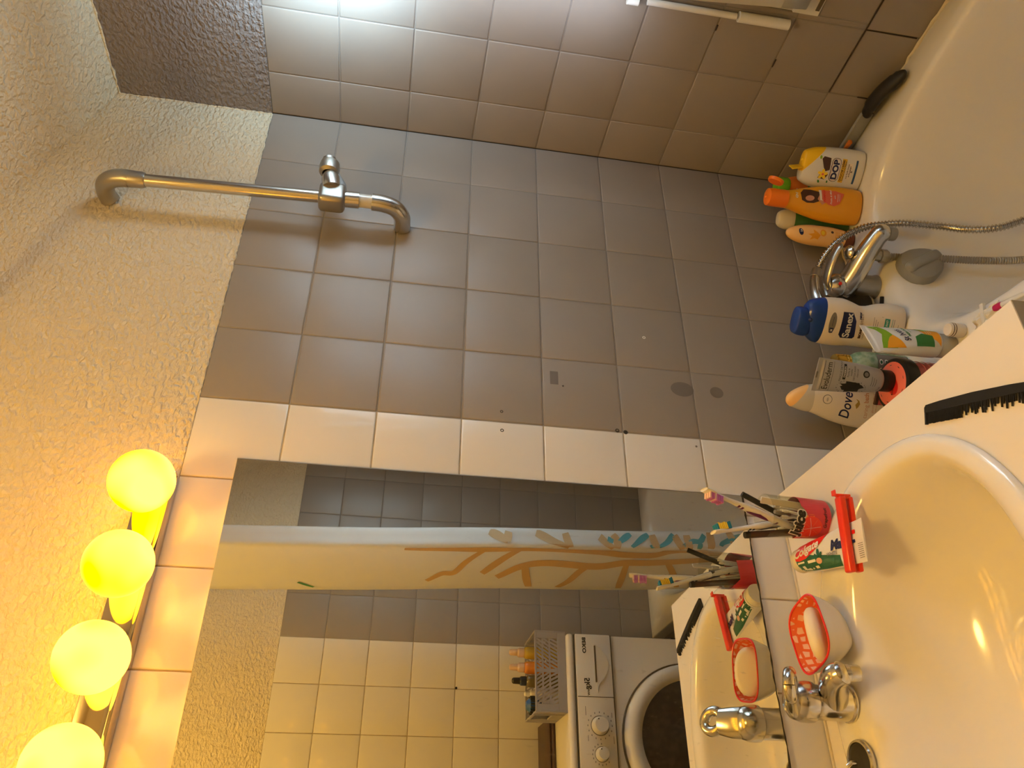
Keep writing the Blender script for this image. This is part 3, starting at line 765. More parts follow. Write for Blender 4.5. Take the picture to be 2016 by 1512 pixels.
q0 = Vector((-0.985, -0.246, zd + .0320)); q1 = Vector((-1.097, -0.224, zd + .0300))
clip = thing('bag_clip', 'red plastic bag clip clamped across the toothpaste tube', 'clip', mat4=frame_between(q0, q1))
Lc = (q1 - q0).length
bm = bmesh.new(); add_box(bm, -.0080, .0080, -.0045, .0065, .002, Lc, .0032, 3)
mesh_ob('upper_jaw', bm, 'red', clip)
bm = bmesh.new(); add_box(bm, -.0065, .0075, .0115, .0190, .002, Lc - .001, .0025, 2); mesh_ob('lower_jaw', bm, 'red', clip)
bm = bmesh.new(); add_box(bm, -.0060, .0060, .0045, .0135, .000, .0055, .0012, 1); add_box(bm, -.0055, .0055, -.0040, .0160, -.0015, .0020, .0008, 1)
add_box(bm, -.0050, .0050, -.0095, -.0070, -.0075, .0000, .0008, 1); add_box(bm, -.0050, .0050, -.0095, -.0030, -.0015, .0010, .0006, 1)
mesh_ob('hinge', bm, 'red', clip)

# comb
c0 = Vector((-0.9270, -0.425, ZC + .0022)); c1 = Vector((-0.9985, -0.600, ZC + .0022))
comb = thing('comb', 'black plastic comb with bent missing teeth on the counter', 'comb', mat4=frame_between(c0, c1))
Lk = (c1 - c0).length
bm = bmesh.new()
sp = [(.0, .006), (.003, .0095), (.03, .0112), (.09, .0125), (.15, .0112), (Lk - .004, .0092), (Lk, .006)]
# local x: across (positive towards the teeth), local z: along
pts = [(-.0 + (.0125 - h), z) for z, h in sp]
A = [bm.verts.new((x, -.0018, z)) for x, z in pts] + [bm.verts.new((.0130, -.0018, z)) for z, _ in reversed(sp)]
Bv = [bm.verts.new((v.co.x, .0018, v.co.z)) for v in A]
bm.faces.new(A); bm.faces.new(list(reversed(Bv)))
for i in range(len(A)):
    j = (i + 1) % len(A); bm.faces.new((A[j], A[i], Bv[i], Bv[j]))
bmesh.ops.recalc_face_normals(bm, faces=bm.faces[:])
mesh_ob('spine', bm, 'black', comb, False)
bm = bmesh.new(); rnd = random.Random(4)
def tooth(z, wd, ln, lean=0):
    a = [(.0125, z - wd / 2), (.0125, z + wd / 2), (.0125 + ln, z + wd * .25 + lean), (.0125 + ln, z - wd * .25 + lean)]
    t = [[bm.verts.new((x, y, q)) for x, q in a] for y in (-.0012, .0012)]
    bm.faces.new(t[0]); bm.faces.new(list(reversed(t[1])))
    for i in range(4):
        j = (i + 1) % 4; bm.faces.new((t[0][j], t[0][i], t[1][i], t[1][j]))
add_box(bm, .012, .0295, -.0016, .0016, .0, .0035)
z = .0050
while z < .068: tooth(z, .0011, .0165 * rnd.uniform(.97, 1.02)); z += .00165
z = .070
while z < Lk - .004:
    if rnd.random() > .14: tooth(z, .0019, .0150 * rnd.uniform(.5, 1.1), rnd.gauss(0, .0012))
    z += .0027
bmesh.ops.recalc_face_normals(bm, faces=bm.faces[:])
mesh_ob('teeth', bm, 'black', comb, False)

# ================================================================== tumbler and what stands in it
GX, GY = -0.9735, -0.1330
tum = thing('glass_tumbler', 'clear glass tumbler printed with a grapefruit and the word Juice', 'glass', (GX, GY, ZC + .0002))
bm = lathe_bm([(0, 0), (.0265, 0), (.0290, .002), (.0300, .006), (.0330, .060), (.0350, .1085), (.0346, .1098), (.0338, .1090), (.0318, .060), (.0288, .010), (.0, .0085)], 44)
mesh_ob('glass_body', bm, 'glass', tum)
def cyl(off):
    def f(u, v):   # u metres around from the front, v height; front faces the camera direction
        r = (.0300 + .003 * max(0, v - .006) / .054 if v < .06 else .0330 + .002 * (v - .06) / .0485) + off; a = u / r
        nx, ny = -0.52, -0.854
        c, s_ = math.cos(a), math.sin(a)
        return Vector(((nx * c - ny * s_) * r, (nx * s_ + ny * c) * r, v))
    return f
k1, k2, k3 = cyl(.0006), cyl(.0010), cyl(.0014)
band = [(-.0955, .0095), (.0955, .0095), (.0955, .060), (.07, .058), (.055, .048), (.040, .054), (.033, .060), (.024, .060), (.0165, .054), (.006, .050), (-.006, .054), (-.020, .062), (-.045, .062), (-.060, .053), (-.075, .058), (-.0955, .060)]
decal('red_print', band, k1, 'glass_print', tum, .005)
decal('peel_print', [(-.012, .044)] + [( -.012 + .0225 * math.cos(a), .044 + .0215 * math.sin(a)) for a in [PI * i / 24 * 1.15 - .25 for i in range(25)]], k1, 'peel', tum, .005)
decal('slice_print', ellipse(-.012, .044, .0195, .0195, 30), k2, 'grapefruit', tum, .005)
for i in range(8):
    a = 2 * PI * i / 8 + .2
    ribbon('segment_line', [(-.012, .044), (-.012 + .017 * math.cos(a), .044 + .017 * math.sin(a))], .0007, k3, 'pink_print' if i % 2 else 'pale_pink', tum, .01, False)
text('lettering', 'Juice', .023, -.006, .0655, k2, 'white_print', tum, .0030, .15, math.radians(-8))
text('lettering', 'Juice', .023, -.006, .0655, k3, 'black_print', tum, .0013, .15, math.radians(-8))
text('lettering', 'Grapefruit', .0080, .006, .020, k3, 'black_print', tum, .0001, .2)

def stickframe(p0, p1, up=(0, -1, 0)): return frame_between(Vector(p0), Vector(p1), up)
zg = ZC + .012
def toothbrush(label, base, tip, up, grip, tuft_cols, L=.185):
    b, t = Vector(base), Vector(tip); d = (t - b).normalized(); b = t - d * L
    br = thing('toothbrush', label, 'toothbrush', mat4=frame_between(b, t, up), group=None)
    prof = [(a_, b_ * 1.22, c_ * 1.15) for a_, b_, c_ in [(0, .0042, .0035), (.02, .0060, .0045), (.05, .0062, .0050), (.085, .0066, .0052), (.105, .0050, .0042), (.125, .0032, .0030), (.150, .0030, .0028), (.158, .0048, .0026), (.168, .0072, .0026), (.180, .0068, .0024), (L, .0030, .0018)]]
    mesh_ob('handle', Loft(prof, 2.2).bm(20), 'white', br)
    Lg = Loft(prof, 2.2); g = Lg.front(.0006)
    g_ = Lg.front(.0006); gb = lambda u, v: Vector((-g_(u, v).x, -g_(u, v).y, g_(u, v).z))
    for (a, c, wd, g) in ((.045, .095, .0056, g_), (.045, .095, .0056, gb)):
        decal('grip', [(-wd * .3, a), (wd * .6, a + .01), (wd, (a + c) / 2), (wd * .55, c - .006), (0, c), (-wd * .55, c - .006), (-wd, (a + c) / 2), (-wd * .6, a + .01)], g, grip, br, .004)
    for a, g in ((.030, g_), (.037, gb), (.102, gb), (.109, gb), (.102, Lg.front(.0006)), (.109, Lg.front(.0006))): decal('grip_stripe', rect(-.0042, .0042, a, a + .0040), g, grip, br, .004)
    for k, cc in enumerate([tuft_cols[int(i * len(tuft_cols) / 8)] for i in range(8)]):
        bm = bmesh.new()
        for q in (-.0048, 0, .0048):
            for dz in (0,):
                z = L - .0300 + k * .0034 + dz
                add_box(bm, q - .0019, q + .0019, -.0115 - (.0012 if k % 3 == 0 else 0), -.0015, z - .0013, z + .0013)
        mesh_ob('bristles', bm, cc, br, False)
    return br
toothbrush('purple and white toothbrush leaning right in the juice tumbler', (-1.0, -.118, zg + .002), (-0.9695, -0.200, -0.8165), (-.95, .1, .0), 'purple', ['lilac', 'lilac', 'pale_pink', 'lilac', 'pale_pink'], .178)
toothbrush('blue and white toothbrush with yellow bristles in the juice tumbler', (-.964, -.112, zg), (-1.0125, -0.1425, -0.8480), (.75, -.1, .45), 'navy', ['teal_bristle', 'yellow_bristle', 'yellow_bristle', 'yellow_bristle', 'teal_bristle'], .178)

def stick(name, label, cat, a, b, r, material, tipmat=None, tiplen=.02, n=12):
    a, b = Vector(a), Vector(b); o = thing(name, label, cat, mat4=frame_between(a, b, (1, 0, 0.1))); L = (b - a).length
    tube('shaft', [(0, 0, 0), (0, 0, L - (tiplen if tipmat else 0))], r, material, o, n)
    if tipmat: tube('tip', [(0, 0, L - tiplen), (0, 0, L)], [r * 1.02, r * .98], tipmat, o, n)
    return o
stick('mascara_tube', 'thin black cosmetic tube leaning at the back of the tumbler', 'cosmetic', (-.966, -.124, ZC + .075), (-0.9375, -0.132, -0.9115), .0046, 'black_satin', 'black', .012)
stick('eyeliner_pencil', 'thick dark brown cosmetic pencil beside the blue toothbrush', 'cosmetic', (-.992, -.128, zg + .004), (-1.0075, -0.1275, -0.9060), .0056, 'dkbrown', 'black', .008)
fl_ = thing('nail_file', 'flat beige nail file standing upright inside the tumbler', 'nail file', mat4=frame_between((-.965, -.152, zg), (-.958, -.158, -.925), (-.5, -.8, 0)))
bm = bmesh.new(); add_box(bm, -.0055, .0055, -.0012, .0012, 0, .112, .001, 1); mesh_ob('board', bm, 'cream', fl_)
stick('make_up_brush', 'slim white make-up brush with metal tip standing inside the tumbler', 'brush', (-.975, -.125, zg), (-.972, -.147, -.955), .0035, 'white', 'chrome_dull', .03)
stick('lip_pencil', 'short black capped pencil in the middle of the tumbler', 'cosmetic', (-.968, -.135, zg), (-.985, -.120, -.948), .0030, 'dark_chrome', 'black', .02)
rnd = random.Random(11)
sw = None
for i in range(14):
    a = 2 * PI * i / 14; r0 = .010 + .006 * rnd.random(); r1 = .016 + .006 * rnd.random()
    b = Vector((GX + r0 * math.cos(a), GY + .003 + r0 * .8 * math.sin(a), zg + .001)); t = Vector((GX + r1 * math.cos(a + .3), GY + r1 * math.sin(a + .3), zg + .074 + rnd.uniform(-.004, .004)))
    mt = frame_between(b, t, (1, 0, .1))
    if sw is None:
        sw = thing('cotton_swab', 'white cotton swab standing inside the tumbler', 'cotton swab', mat4=mt, group='cotton swabs in the tumbler')
        tube('stick', [(0, 0, .004), (0, 0, .072)], .0012, 'cotton', sw, 6)
        for z in (0, .064): lathe('cotton_bud', [(0, z), (.0022, z + .001), (.0027, z + .005), (.0018, z + .011), (.0, z + .012)], 'cotton', sw, 8)
    else:
        c = sw.copy(); COL.objects.link(c); c.matrix_world = mt
        for ch in list(sw.children):
            k = ch.copy(); COL.objects.link(k); k.parent = c

# ================================================================== bathtub
ZT = -1.345
bx0, bx1, by0, by1 = -0.70, -0.001, -1.590, -0.001
tcx, tcy, thx, thy = -0.358, -0.820, 0.288, 0.715
tpoly = [(bx1, by1), (bx0, by1), (bx0, by0), (bx1, by0)]
tang = sorted([2 * PI * i / 120 for i in range(120)] + [math.atan2(y - tcy, x - tcx) % (2 * PI) for x, y in tpoly])
to = ring_to_poly(tcx, tcy, tpoly, tang)
def tr(s, z, e=3.5, sy=None, dy=0): return [(*ell_dir(tcx, tcy + dy, thx * s, thy * (sy or s), e, a), z) for a in tang]
def tout(s, z): return [(tcx + (x - tcx) * s, tcy + (y - tcy) * s, z) for x, y in to]
bm = bmesh.new()
R = rings_mesh(bm, [tout(1.0, ZT - .045), tout(1.0, ZT - .008), tout(.9975, ZT - .002), tout(.992, ZT), tr(1.035, ZT - .0005), tr(1.012, ZT - .002), tr(.995, ZT - .008), tr(.980, ZT - .022), tr(.965, ZT - .05, 3.3, .968),
                    tr(.93, ZT - .15, 3.2, .945), tr(.89, ZT - .25, 3.0, .91), tr(.84, ZT - .325, 2.8, .87), tr(.74, ZT - .375, 2.6, .79), tr(.5, ZT - .395, 2.4, .6), tr(.2, ZT - .402, 2.2, .3)])
bm.faces.new(R[-1]); bmesh.ops.recalc_face_normals(bm, faces=bm.faces[:])
if sum(f.normal.z * f.calc_area() for f in bm.faces) < 0: bmesh.ops.reverse_faces(bm, faces=bm.faces[:])
tub = mesh_ob('bathtub', bm, 'enamel', None, True, 60)
tag(tub, 'white enamelled bathtub along the grey tiled wall under the window', 'bathtub')
box('apron_panel', -0.698, -0.690, by0 + .01, by1 - .01, -1.80, ZT - .04, 'enamel', tub, .001)
ragged('caulk_bead', (-0.003, -0.11, ZT + .001), (-0.003, -1.58, ZT + .001), .0050, 'caulk', tub, 90, 2)
ragged('caulk_bead', (-0.003, -0.003, ZT + .001), (-0.69, -0.003, ZT + .001), .0045, 'caulk', tub, 50, 6)
# overflow knob on the inner back wall of the tub
ov = Matrix.Translation((-0.374, -0.128, -1.408)) @ Matrix.Rotation(math.radians(80), 4, 'X') @ Matrix.Rotation(math.radians(-62), 4, 'Z')
bm = lathe_bm([(.040, -.004), (.050, .002), (.051, .012), (.046, .022), (.030, .028), (0, .030)], 24, None, None, .86)
for v in bm.verts:
    a = math.atan2(v.co.y, v.co.x); k = 1 + .05 * math.cos(3 * a); v.co.x *= k; v.co.y *= k
add_box(bm, -.044, .044, -.012, .012, .010, .036, .009, 3)
bmesh.ops.transform(bm, matrix=ov, verts=bm.verts[:])
mesh_ob('overflow_knob', bm, 'grey_plastic', tub)
tube('black_gasket', [(-0.432, -0.070, ZT + .003), (-0.418, -0.078, ZT + .003)], .0042, 'black', tub, 8)

# ================================================================== bath mixer
mx = thing('bath_mixer', 'chrome lever bath mixer tap on the tub rim', 'tap', (-0.378, -0.062, ZT))
o_ = Vector((-0.378, -0.062, ZT))
V = lambda x, y, z: Vector((x, y, z)) - o_
lathe('base', [(0, 0), (.0265, 0), (.0265, .004), (.0245, .008), (.0235, .04), (.0240, .062), (0, .07)], 'chrome_plastic', mx, 30)
P = catmull([V(-.388, -.048, -1.272), V(-.374, -.085, -1.282), V(-.354, -.128, -1.290), V(-.338, -.160, -1.299), V(-.330, -.176, -1.306)], 6)
bm = tube_bm(P, [.0275 - .008 * min(1, i / (len(P) * .75)) for i in range(len(P))], 22)
bmesh.ops.create_uvsphere(bm, u_segments=24, v_segments=14, radius=.0285, matrix=Matrix.Translation(V(-.384, -.056, -1.272)))
bmesh.ops.create_uvsphere(bm, u_segments=20, v_segments=12, radius=.0200, matrix=Matrix.Translation(V(-.331, -.174, -1.306)))
mesh_ob('spout', bm, 'chrome', mx)
lathe('aerator', [(0, 0), (.0135, 0), (.0145, .003), (.0145, .016), (0, .018)], 'grey_plastic', mx, 22, Matrix.Translation(V(-.330, -.176, -1.336)))
lathe('cartridge_cap', [(.027, 0), (.0290, .004), (.0275, .018), (.020, .027), (0, .030)], 'chrome', mx, 28, Matrix.Translation(V(-.386, -.058, -1.262)))
P = catmull([V(-.392, -.052, -1.240), V(-.380, -.070, -1.228), V(-.358, -.096, -1.228), V(-.336, -.118, -1.236), V(-.326, -.128, -1.244)], 5)
tube('lever', P, [.010, .0115, .0125] + [.0135] * (len(P) - 6) + [.012, .009, .004], 'chrome_dull', mx, 16, True, .5)
lathe('temperature_dot', [(0, .001), (.0035, .001), (.004, 0)], 'red_print', mx, 12, Matrix.Translation(V(-.400, -.0845, -1.247)) @ Matrix.Rotation(math.radians(90), 4, 'X') @ Matrix.Rotation(math.radians(-25), 4, 'Y'))
tube('diverter_stem', [V(-.343, -.124, -1.298), V(-.343, -.122, -1.262)], [.0065, .0055], 'chrome', mx, 16)
lathe('diverter_knob', [(0, 0), (.009, .001), (.0145, .005), (.0150, .010), (.011, .015), (0, .0175)], 'chrome', mx, 24, Matrix.Translation(V(-.343, -.122, -1.268)))
lathe('hose_nut', [(.013, 0), (.0145, .002), (.0145, .016), (.012, .018), (.012, .040)], 'chrome_plastic', mx, 8, Matrix.Translation(V(-.344, -.124, -1.346)))

# hand shower leaning behind the mixer, with its hose
hs = thing('hand_shower', 'chrome hand shower with ribbed metal hose behind the bath mixer', 'shower', (-0.42, -0.035, ZT))
o_ = Vector((-0.42, -0.035, ZT))
hd = Matrix.Translation(V(-.418, -.036, -1.297)) @ Matrix.Rotation(math.radians(68), 4, 'X') @ Matrix.Rotation(math.radians(0), 4, 'Z')
lathe('head', [(0, -.012), (.022, -.010), (.038, -.002), (.0435, .006), (.0430, .011), (.039, .012)], 'chrome', hs, 36, hd)
lathe('spray_face', [(0, .0135), (.030, .0130), (.0392, .0118)], 'dark_chrome', hs, 30, hd)
bm = bmesh.new()
for i in range(22):
    a, r = rnd.uniform(0, 2 * PI), .036 * math.sqrt(rnd.random())
    bmesh.ops.create_icosphere(bm, subdivisions=1, radius=rnd.uniform(.0008, .002), matrix=hd @ Matrix.Translation((r * math.cos(a), r * math.sin(a), .0135)))
mesh_ob('water_drops', bm, 'glass', hs)['kind'] = 'stuff'
P = catmull([V(-.452, -.026, -1.300), V(-.436, -.022, -1.262), V(-.414, -.022, -1.236), V(-.388, -.024, -1.227), V(-.356, -.026, -1.2285), V(-.336, -.028, -1.233)], 6)
tube('handle', P, [.0135 - .0035 * (i / (len(P) - 1)) for i in range(len(P))], 'chrome', hs, 18)
tube('collar', [V(-.337, -.028, -1.2325), V(-.316, -.031, -1.2415)], [.0110, .0108], 'chrome_plastic', hs, 18)
def ribbed(name, pts, r, material, parent, pitch=.0068, amp=.0012, n=12):
    P = catmull(pts, 24)
    # resample at a fixed step
    out = [P[0]]; step = pitch / 4; acc = 0
    for a, b in zip(P, P[1:]):
        d = (b - a).length; t = step - acc
        while t < d: out.append(a.lerp(b, t / d)); t += step
        acc = (acc + d) % step
    return tube(name, out, [r + (amp if i % 4 in (1, 2) else -amp) for i in range(len(out))], material, parent, n)
ribbed('hose', [V(-.317, -.031, -1.241), V(-.295, -.058, -1.252), V(-.272, -.090, -1.277), V(-.260, -.120, -1.317), V(-.265, -.142, -1.354), V(-.276, -.162, -1.388), V(-.294, -.182, -1.449), V(-.319, -.205, -1.486), V(-.337, -.235, -1.528), V(-.335, -.265, -1.571), V(-.335, -.33, -1.64), V(-.36, -.45, -1.71)], .0074, 'chrome', hs)
ribbed('hose', [V(-.344, -.124, -1.343), V(-.350, -.134, -1.380), V(-.366, -.158, -1.439), V(-.380, -.180, -1.514), V(-.384, -.202, -1.599), V(-.372, -.23, -1.68), V(-.36, -.45, -1.71)], .0072, 'chrome_plastic', hs, .005, .0008)

# ================================================================== riser rail with slider on the wall
rail = thing('shower_rail', 'chrome shower riser rail with bent ends and a sliding holder', 'rail', (-0.32, 0, 0))
o_ = Vector((-0.32, 0, 0))
top, bot = V(-.3195, -.060, .188), V(-.3035, -.060, -.222)
tube('pole', [top, bot], .0125, 'chrome', rail, 24)
P = catmull([V(-.3235, -.0015, .263), V(-.3232, -.018, .266), V(-.3225, -.040, .262), V(-.3215, -.055, .246), V(-.3205, -.060, .226), V(-.3205, -.060, .214)], 5)
tube('upper_elbow', P, [.0185, .0180] + [.0175] * (len(P) - 2), 'chrome_plastic', rail, 22)
tube('sleeve', [V(-.3200, -.060, .214), V(-.3198, -.060, .190), V(-.3195, -.060, .184)], [.0172, .0162, .0145], 'chrome_plastic', rail, 22)
tube('sleeve', [V(-.3048, -.060, -.186), V(-.3035, -.060, -.226)], [.0165, .0168], 'chrome', rail, 22)
tube('clear_spacer', [V(-.3035, -.060, -.226), V(-.3035, -.060, -.252)], .0140, 'clear_cap', rail, 22)
P = catmull([V(-.3035, -.060, -.252), V(-.3038, -.059, -.275), V(-.3050, -.052, -.298), V(-.3075, -.034, -.313), V(-.3090, -.014, -.316), V(-.3095, -.0015, -.316)], 5)
tube('lower_elbow', P, .0175, 'chrome', rail, 22)
bm = bmesh.new(); ax = Matrix.Translation(V(-.3055, -.060, -.172))
add_box(bm, -.026, .024, -.024, .020, -.027, .026, .010, 4, ax)
mesh_ob('slider_body', bm, 'chrome_plastic', rail)
bm = tube_bm([V(-.293, -.076, -.170), V(-.272, -.080, -.166), V(-.262, -.081, -.164)], [.0185, .0185, .0145], 20); mesh_ob('slider_joint', bm, 'chrome', rail)
bm = lathe_bm([(.0125, -.016), (.0195, -.012), (.0210, 0), (.0195, .012), (.0125, .016)], 24, None, Matrix.Translation(V(-.245, -.082, -.160)) @ Matrix.Rotation(PI / 2, 4, 'Y'))
mesh_ob('holder_cup', bm, 'chrome_plastic', rail)
tube('slider_knob', [V(-.238, -.082, -.159), V(-.222, -.083, -.157)], [.0150, .0146], 'chrome', rail, 22)
bm = bmesh.new(); P = [V(-.300, -.070, -.190), V(-.280, -.072, -.188), V(-.258, -.074, -.178), V(-.236, -.076, -.170)]
tube_bm(P, [.012, .010, .007, .005], 12, bm); mesh_ob('grey_lever', bm, 'grey_plastic', rail)

# ================================================================== things on the tub rim
def yaw(nx, ny): return math.atan2(nx, -ny)
ZR = ZT + .0006
# --- shower cream with flip lid
b = thing('shower_cream_bottle', 'white shower cream bottle with open yellow flip lid and vanilla flower label', 'bottle', (-0.092, -0.131, ZR), yaw(-.80, -.60))
LB = Loft([(0, .041, .019), (.004, .0465, .0225), (.04, .0485, .0245), (.09, .0465, .0235), (.118, .0430, .0200), (.134, .0375, .0165), (.142, .0330, .0135), (.1435, .030, .0115)], 2.7)
bm = LB.bm(56); pn = Vector((.62, 0, .78)).normalized()
mesh_ob('bottle_body', cut_bm(bm, Vector((.010, 0, .1260)), pn, False), 'white', b, True, 50)
bm = LB.bm(56); mesh_ob('lid_base', cut_bm(bm, Vector((.010, 0, .1260)), pn, True), 'yellow', b, True, 50)
lathe('spout_hole', [(.0015, .1436), (.0035, .1450), (.0045, .1436)], 'yellow', b, 16, Matrix.Translation((.012, 0, 0)))
bm = bmesh.new(); add_box(bm, -.010, .012, -.0015, .0015, 0, .026, .0012, 2, Matrix.Translation((-.002, -.006, .144)) @ Matrix.Rotation(math.radians(-14), 4, 'Y') @ Matrix.Rotation(math.radians(75), 4, 'Z'))
mesh_ob('open_lid', bm, 'yellow', b)
f1, f2, f3, f4 = LB.front(.0004), LB.front(.0008), LB.front(.0012), LB.front(.0016)
decal('label_frame', rrect(-.026, .026, .061, .083, .0095), f1, 'brown_print', b)
decal('label_frame', rrect(-.0250, .0250, .0622, .0818, .0088), f2, 'white_print', b)
decal('label_frame', rrect(-.0238, .0238, .0635, .0805, .0080), f3, 'copper_print', b)
decal('label_frame', rrect(-.0230, .0230, .0643, .0797, .0075), f4, 'white_print', b)
text('lettering', 'DOP', .0185, 0, .0722, LB.front(.0020), 'navy', b, .0009, 0, 0, 1.12)
decal('yellow_band', rect(-.026, .026, .048, .059), f1, 'yellow_print', b)
text('lettering', 'DOUCHE CRÈME', .0062, 0, .0553, f2, 'brown_print', b, .0002)
text('lettering', 'Douceurs de nos Régions', .0042, 0, .0505, f2, 'brown_print', b, .0001)
decal('text_panel', rect(-.0175, .0175, .032, .046), f1, 'ivory', b)
text('lettering', 'à la Vanille Douce', .0044, 0, .0425, f2, 'brown_print', b, .0001)
text('lettering', 'de Bourgogne', .0042, 0, .0372, f2, 'brown_print', b, .0001)
text('lettering', '&', .0065, 0, .0330, f2, 'brown_print', b, .0001)
decal('blue_strip', rect(-.026, .026, .0205, .0255), f1, 'blue_print', b)
decal('vanilla_pods', [(-.002, .085), (.024, .087), (.026, .103), (.020, .107), (.002, .100), (-.006, .094)], f1, 'brown_print', b)
decal('dark_leaf', [(-.024, .092), (-.012, .086), (-.006, .097), (-.012, .104), (-.022, .108)], f1, 'brown_print', b)
for a in range(5): decal('petal', ellipse(-.013 + .0062 * math.cos(a * 1.257), .0985 + .0062 * math.sin(a * 1.257), .0058, .0034, 12, 0, a * 1.257), f2, 'yellow_bristle', b, .01)
decal('flower_heart', ellipse(-.013, .0985, .0028, .0028, 10), f3, 'pink_print', b, .01)
decal('green_leaf', ellipse(.023, .1105, .0042, .0026, 10), f2, 'lime_print', b, .01)
decal('green_leaf', ellipse(-.0295, .1035, .0038, .0022, 10, 0, .6), f2, 'green_print', b, .01)
decal('green_leaf', ellipse(-.028, .084, .003, .0018, 10, 0, .2), f2, 'green_print', b, .01)

# --- golden shampoo with orange cap
b = thing('shampoo_bottle', 'tall golden shampoo bottle with open orange cap and red banner label', 'bottle', (-0.168, -0.092, ZR), yaw(-.60, -.80))
LB = Loft([(0, .034, .016), (.005, .0395, .0205), (.05, .0415, .0225), (.095, .0385, .021), (.135, .0305, .019), (.165, .0225, .0175), (.178, .0200, .0170), (.180, .0195, .0165)], 2.3)
mesh_ob('bottle_body', LB.bm(56), 'amber', b, True, 50)
lathe('cap_base', [(0, .1785), (.0198, .1785), (.0202, .182), (.0200, .215), (.0190, .222), (.012, .2250), (0, .2255)], 'orange', b, 36)
lathe('spout_hole', [(.001, .2252), (.0025, .2268), (.0035, .2252)], 'orange', b, 12)
lathe('open_lid', [(0, 0), (.0165, 0), (.0178, .002), (.0178, .0070), (.0150, .0070), (.0140, .0030), (0, .0030)], 'orange', b, 32, Matrix.Translation((.0335, -.002, .2085)) @ Matrix.Rotation(math.radians(-70), 4, 'Y') @ Matrix.Rotation(math.radians(0), 4, 'X') @ Matrix.Rotation(PI, 4, 'X'))
f1, f2, f3 = LB.front(.0004), LB.front(.0008), LB.front(.0012)
ox = .011
decal('hair_print', [(ox - .012, .148), (ox + .004, .152), (ox + .013, .144), (ox + .014, .128), (ox + .010, .104), (ox - .002, .100), (ox - .010, .106), (ox - .016, .120), (ox - .017, .136)], f1, 'brown_print', b)
decal('face_print', ellipse(ox - .006, .130, .0062, .0105, 18, 0, .15), f2, 'skin_print', b, .01)
decal('shoulder_print', [(ox - .018, .100), (ox - .006, .112), (ox + .004, .108), (ox + .006, .098), (ox - .012, .092)], f2, 'skin_print', b, .01)
decal('white_banner', [(ox - .008, .106), (ox + .015, .110), (ox + .015, .098), (ox - .008, .092)], f3, 'white_print', b)
decal('red_banner', [(ox - .016, .086), (ox - .006, .102), (ox + .015, .104), (ox + .017, .070), (ox + .012, .050), (ox - .012, .060), (ox - .018, .072)], LB.front(.0014), 'pink_print', b)
f4 = LB.front(.0018)
text('lettering', 'SHAMPOO', .0062, ox + .002, .0965, f4, 'red_print', b, .0002, .1, .08)
text('lettering', 'Fruits & Miel', .0062, ox + .001, .081, f4, 'white_print', b, .0001, .3, .1)
text('lettering', 'soin', .0048, ox + .002, .072, f4, 'white_print', b, .0001, .3, .1)
decal('white_line', rect(ox - .008, ox + .010, .0645, .0655), f4, 'white_print', b)
decal('white_line', rect(ox - .006, ox + .010, .0605, .0614), f4, 'white_print', b)
text('lettering', 'Ciel', .0075, ox - .003, .160, f1, 'white_print', b, .0004, .3)

# --- orange bottle with green cap, behind
b = thing('orange_bottle', 'orange bottle with lime green cap behind the white shower cream', 'bottle', (-0.074, -0.050, ZR), yaw(-.70, -.72))
LB = Loft([(0, .026, .016), (.004, .029, .019), (.06, .030, .020), (.11, .027, .019), (.132, .022, .017), (.136, .020, .016)], 2.3)
mesh_ob('bottle_body', LB.bm(44), 'orange_body', b, True, 50)
lathe('cap', [(0, .135), (.0195, .135), (.0200, .138), (.0195, .158), (.017, .1625), (0, .163)], 'lime', b, 30)
text('lettering', 'bio', .010, -.010, .118, LB.front(.0005), 'white_print', b, .0004)
decal('green_print', rect(-.016, .018, .085, .092), LB.front(.0005), 'green_print', b)

# --- green bottle with ivory cap, behind
b = thing('green_bottle', 'green bottle with ivory cap behind the golden shampoo', 'bottle', (-0.172, -0.036, ZR), yaw(-.62, -.78))
LB = Loft([(0, .024, .014), (.004, .028, .018), (.07, .0285, .0185), (.12, .025, .0165), (.134, .022, .015), (.136, .021, .0145)], 2.4)
mesh_ob('bottle_body', LB.bm(44), 'green_body', b, True, 50)
LB = Loft([(.1345, .0225, .0150), (.140, .0235, .0155), (.160, .0210, .0140), (.170, .0150, .0110), (.172, .009, .007)], 2.4)
mesh_ob('cap', LB.bm(36), 'pale_ivory', b, True, 50)

# --- peach lotion bottle standing on its brown cap
b = thing('lotion_bottle', 'peach lotion bottle standing upside down on its brown cap', 'bottle', (-0.220, -0.042, ZR), yaw(-.55, -.83))
LB = Loft([(.0, .017, .0125), (.003, .0185, .0140), (.018, .0190, .0150), (.024, .0190, .0150)], 2.3)
mesh_ob('cap', LB.bm(36), 'brown', b, True, 50)
LB = Loft([(.0235, .0190, .0152), (.03, .0202, .0165), (.06, .0232, .0185), (.10, .0232, .0185), (.135, .0190, .0150), (.155, .0115, .0090), (.162, .0050, .0038), (.1635, .001, .001)], 2.2)
mesh_ob('bottle_body', LB.bm(44), 'peach', b, True, 60)
f1, f2 = LB.front(.0004), LB.front(.0008)
decal('blue_oval', ellipse(.002, .134, .0080, .0048, 20, 0, .35), f1, 'navy', b)
text('lettering', 'Le', .006, .004, .134, f2, 'white_print', b, .0002, .3, .35)
decal('flower_print', [(-.014, .112), (-.006, .108), (-.002, .118), (.001, .104), (.010, .106), (.004, .096), (-.002, .088), (-.012, .094), (-.010, .102)], f1, 'orange_print', b)
decal('cream_print', ellipse(.004, .082, .008, .0075, 18), f1, 'orange_print', b)
decal('cream_print', ellipse(.004, .083, .005, .0045, 14), f2, 'yellow_bristle', b)
decal('brown_spot', ellipse(.008, .060, .003, .0035, 10), f1, 'brown_print', b)
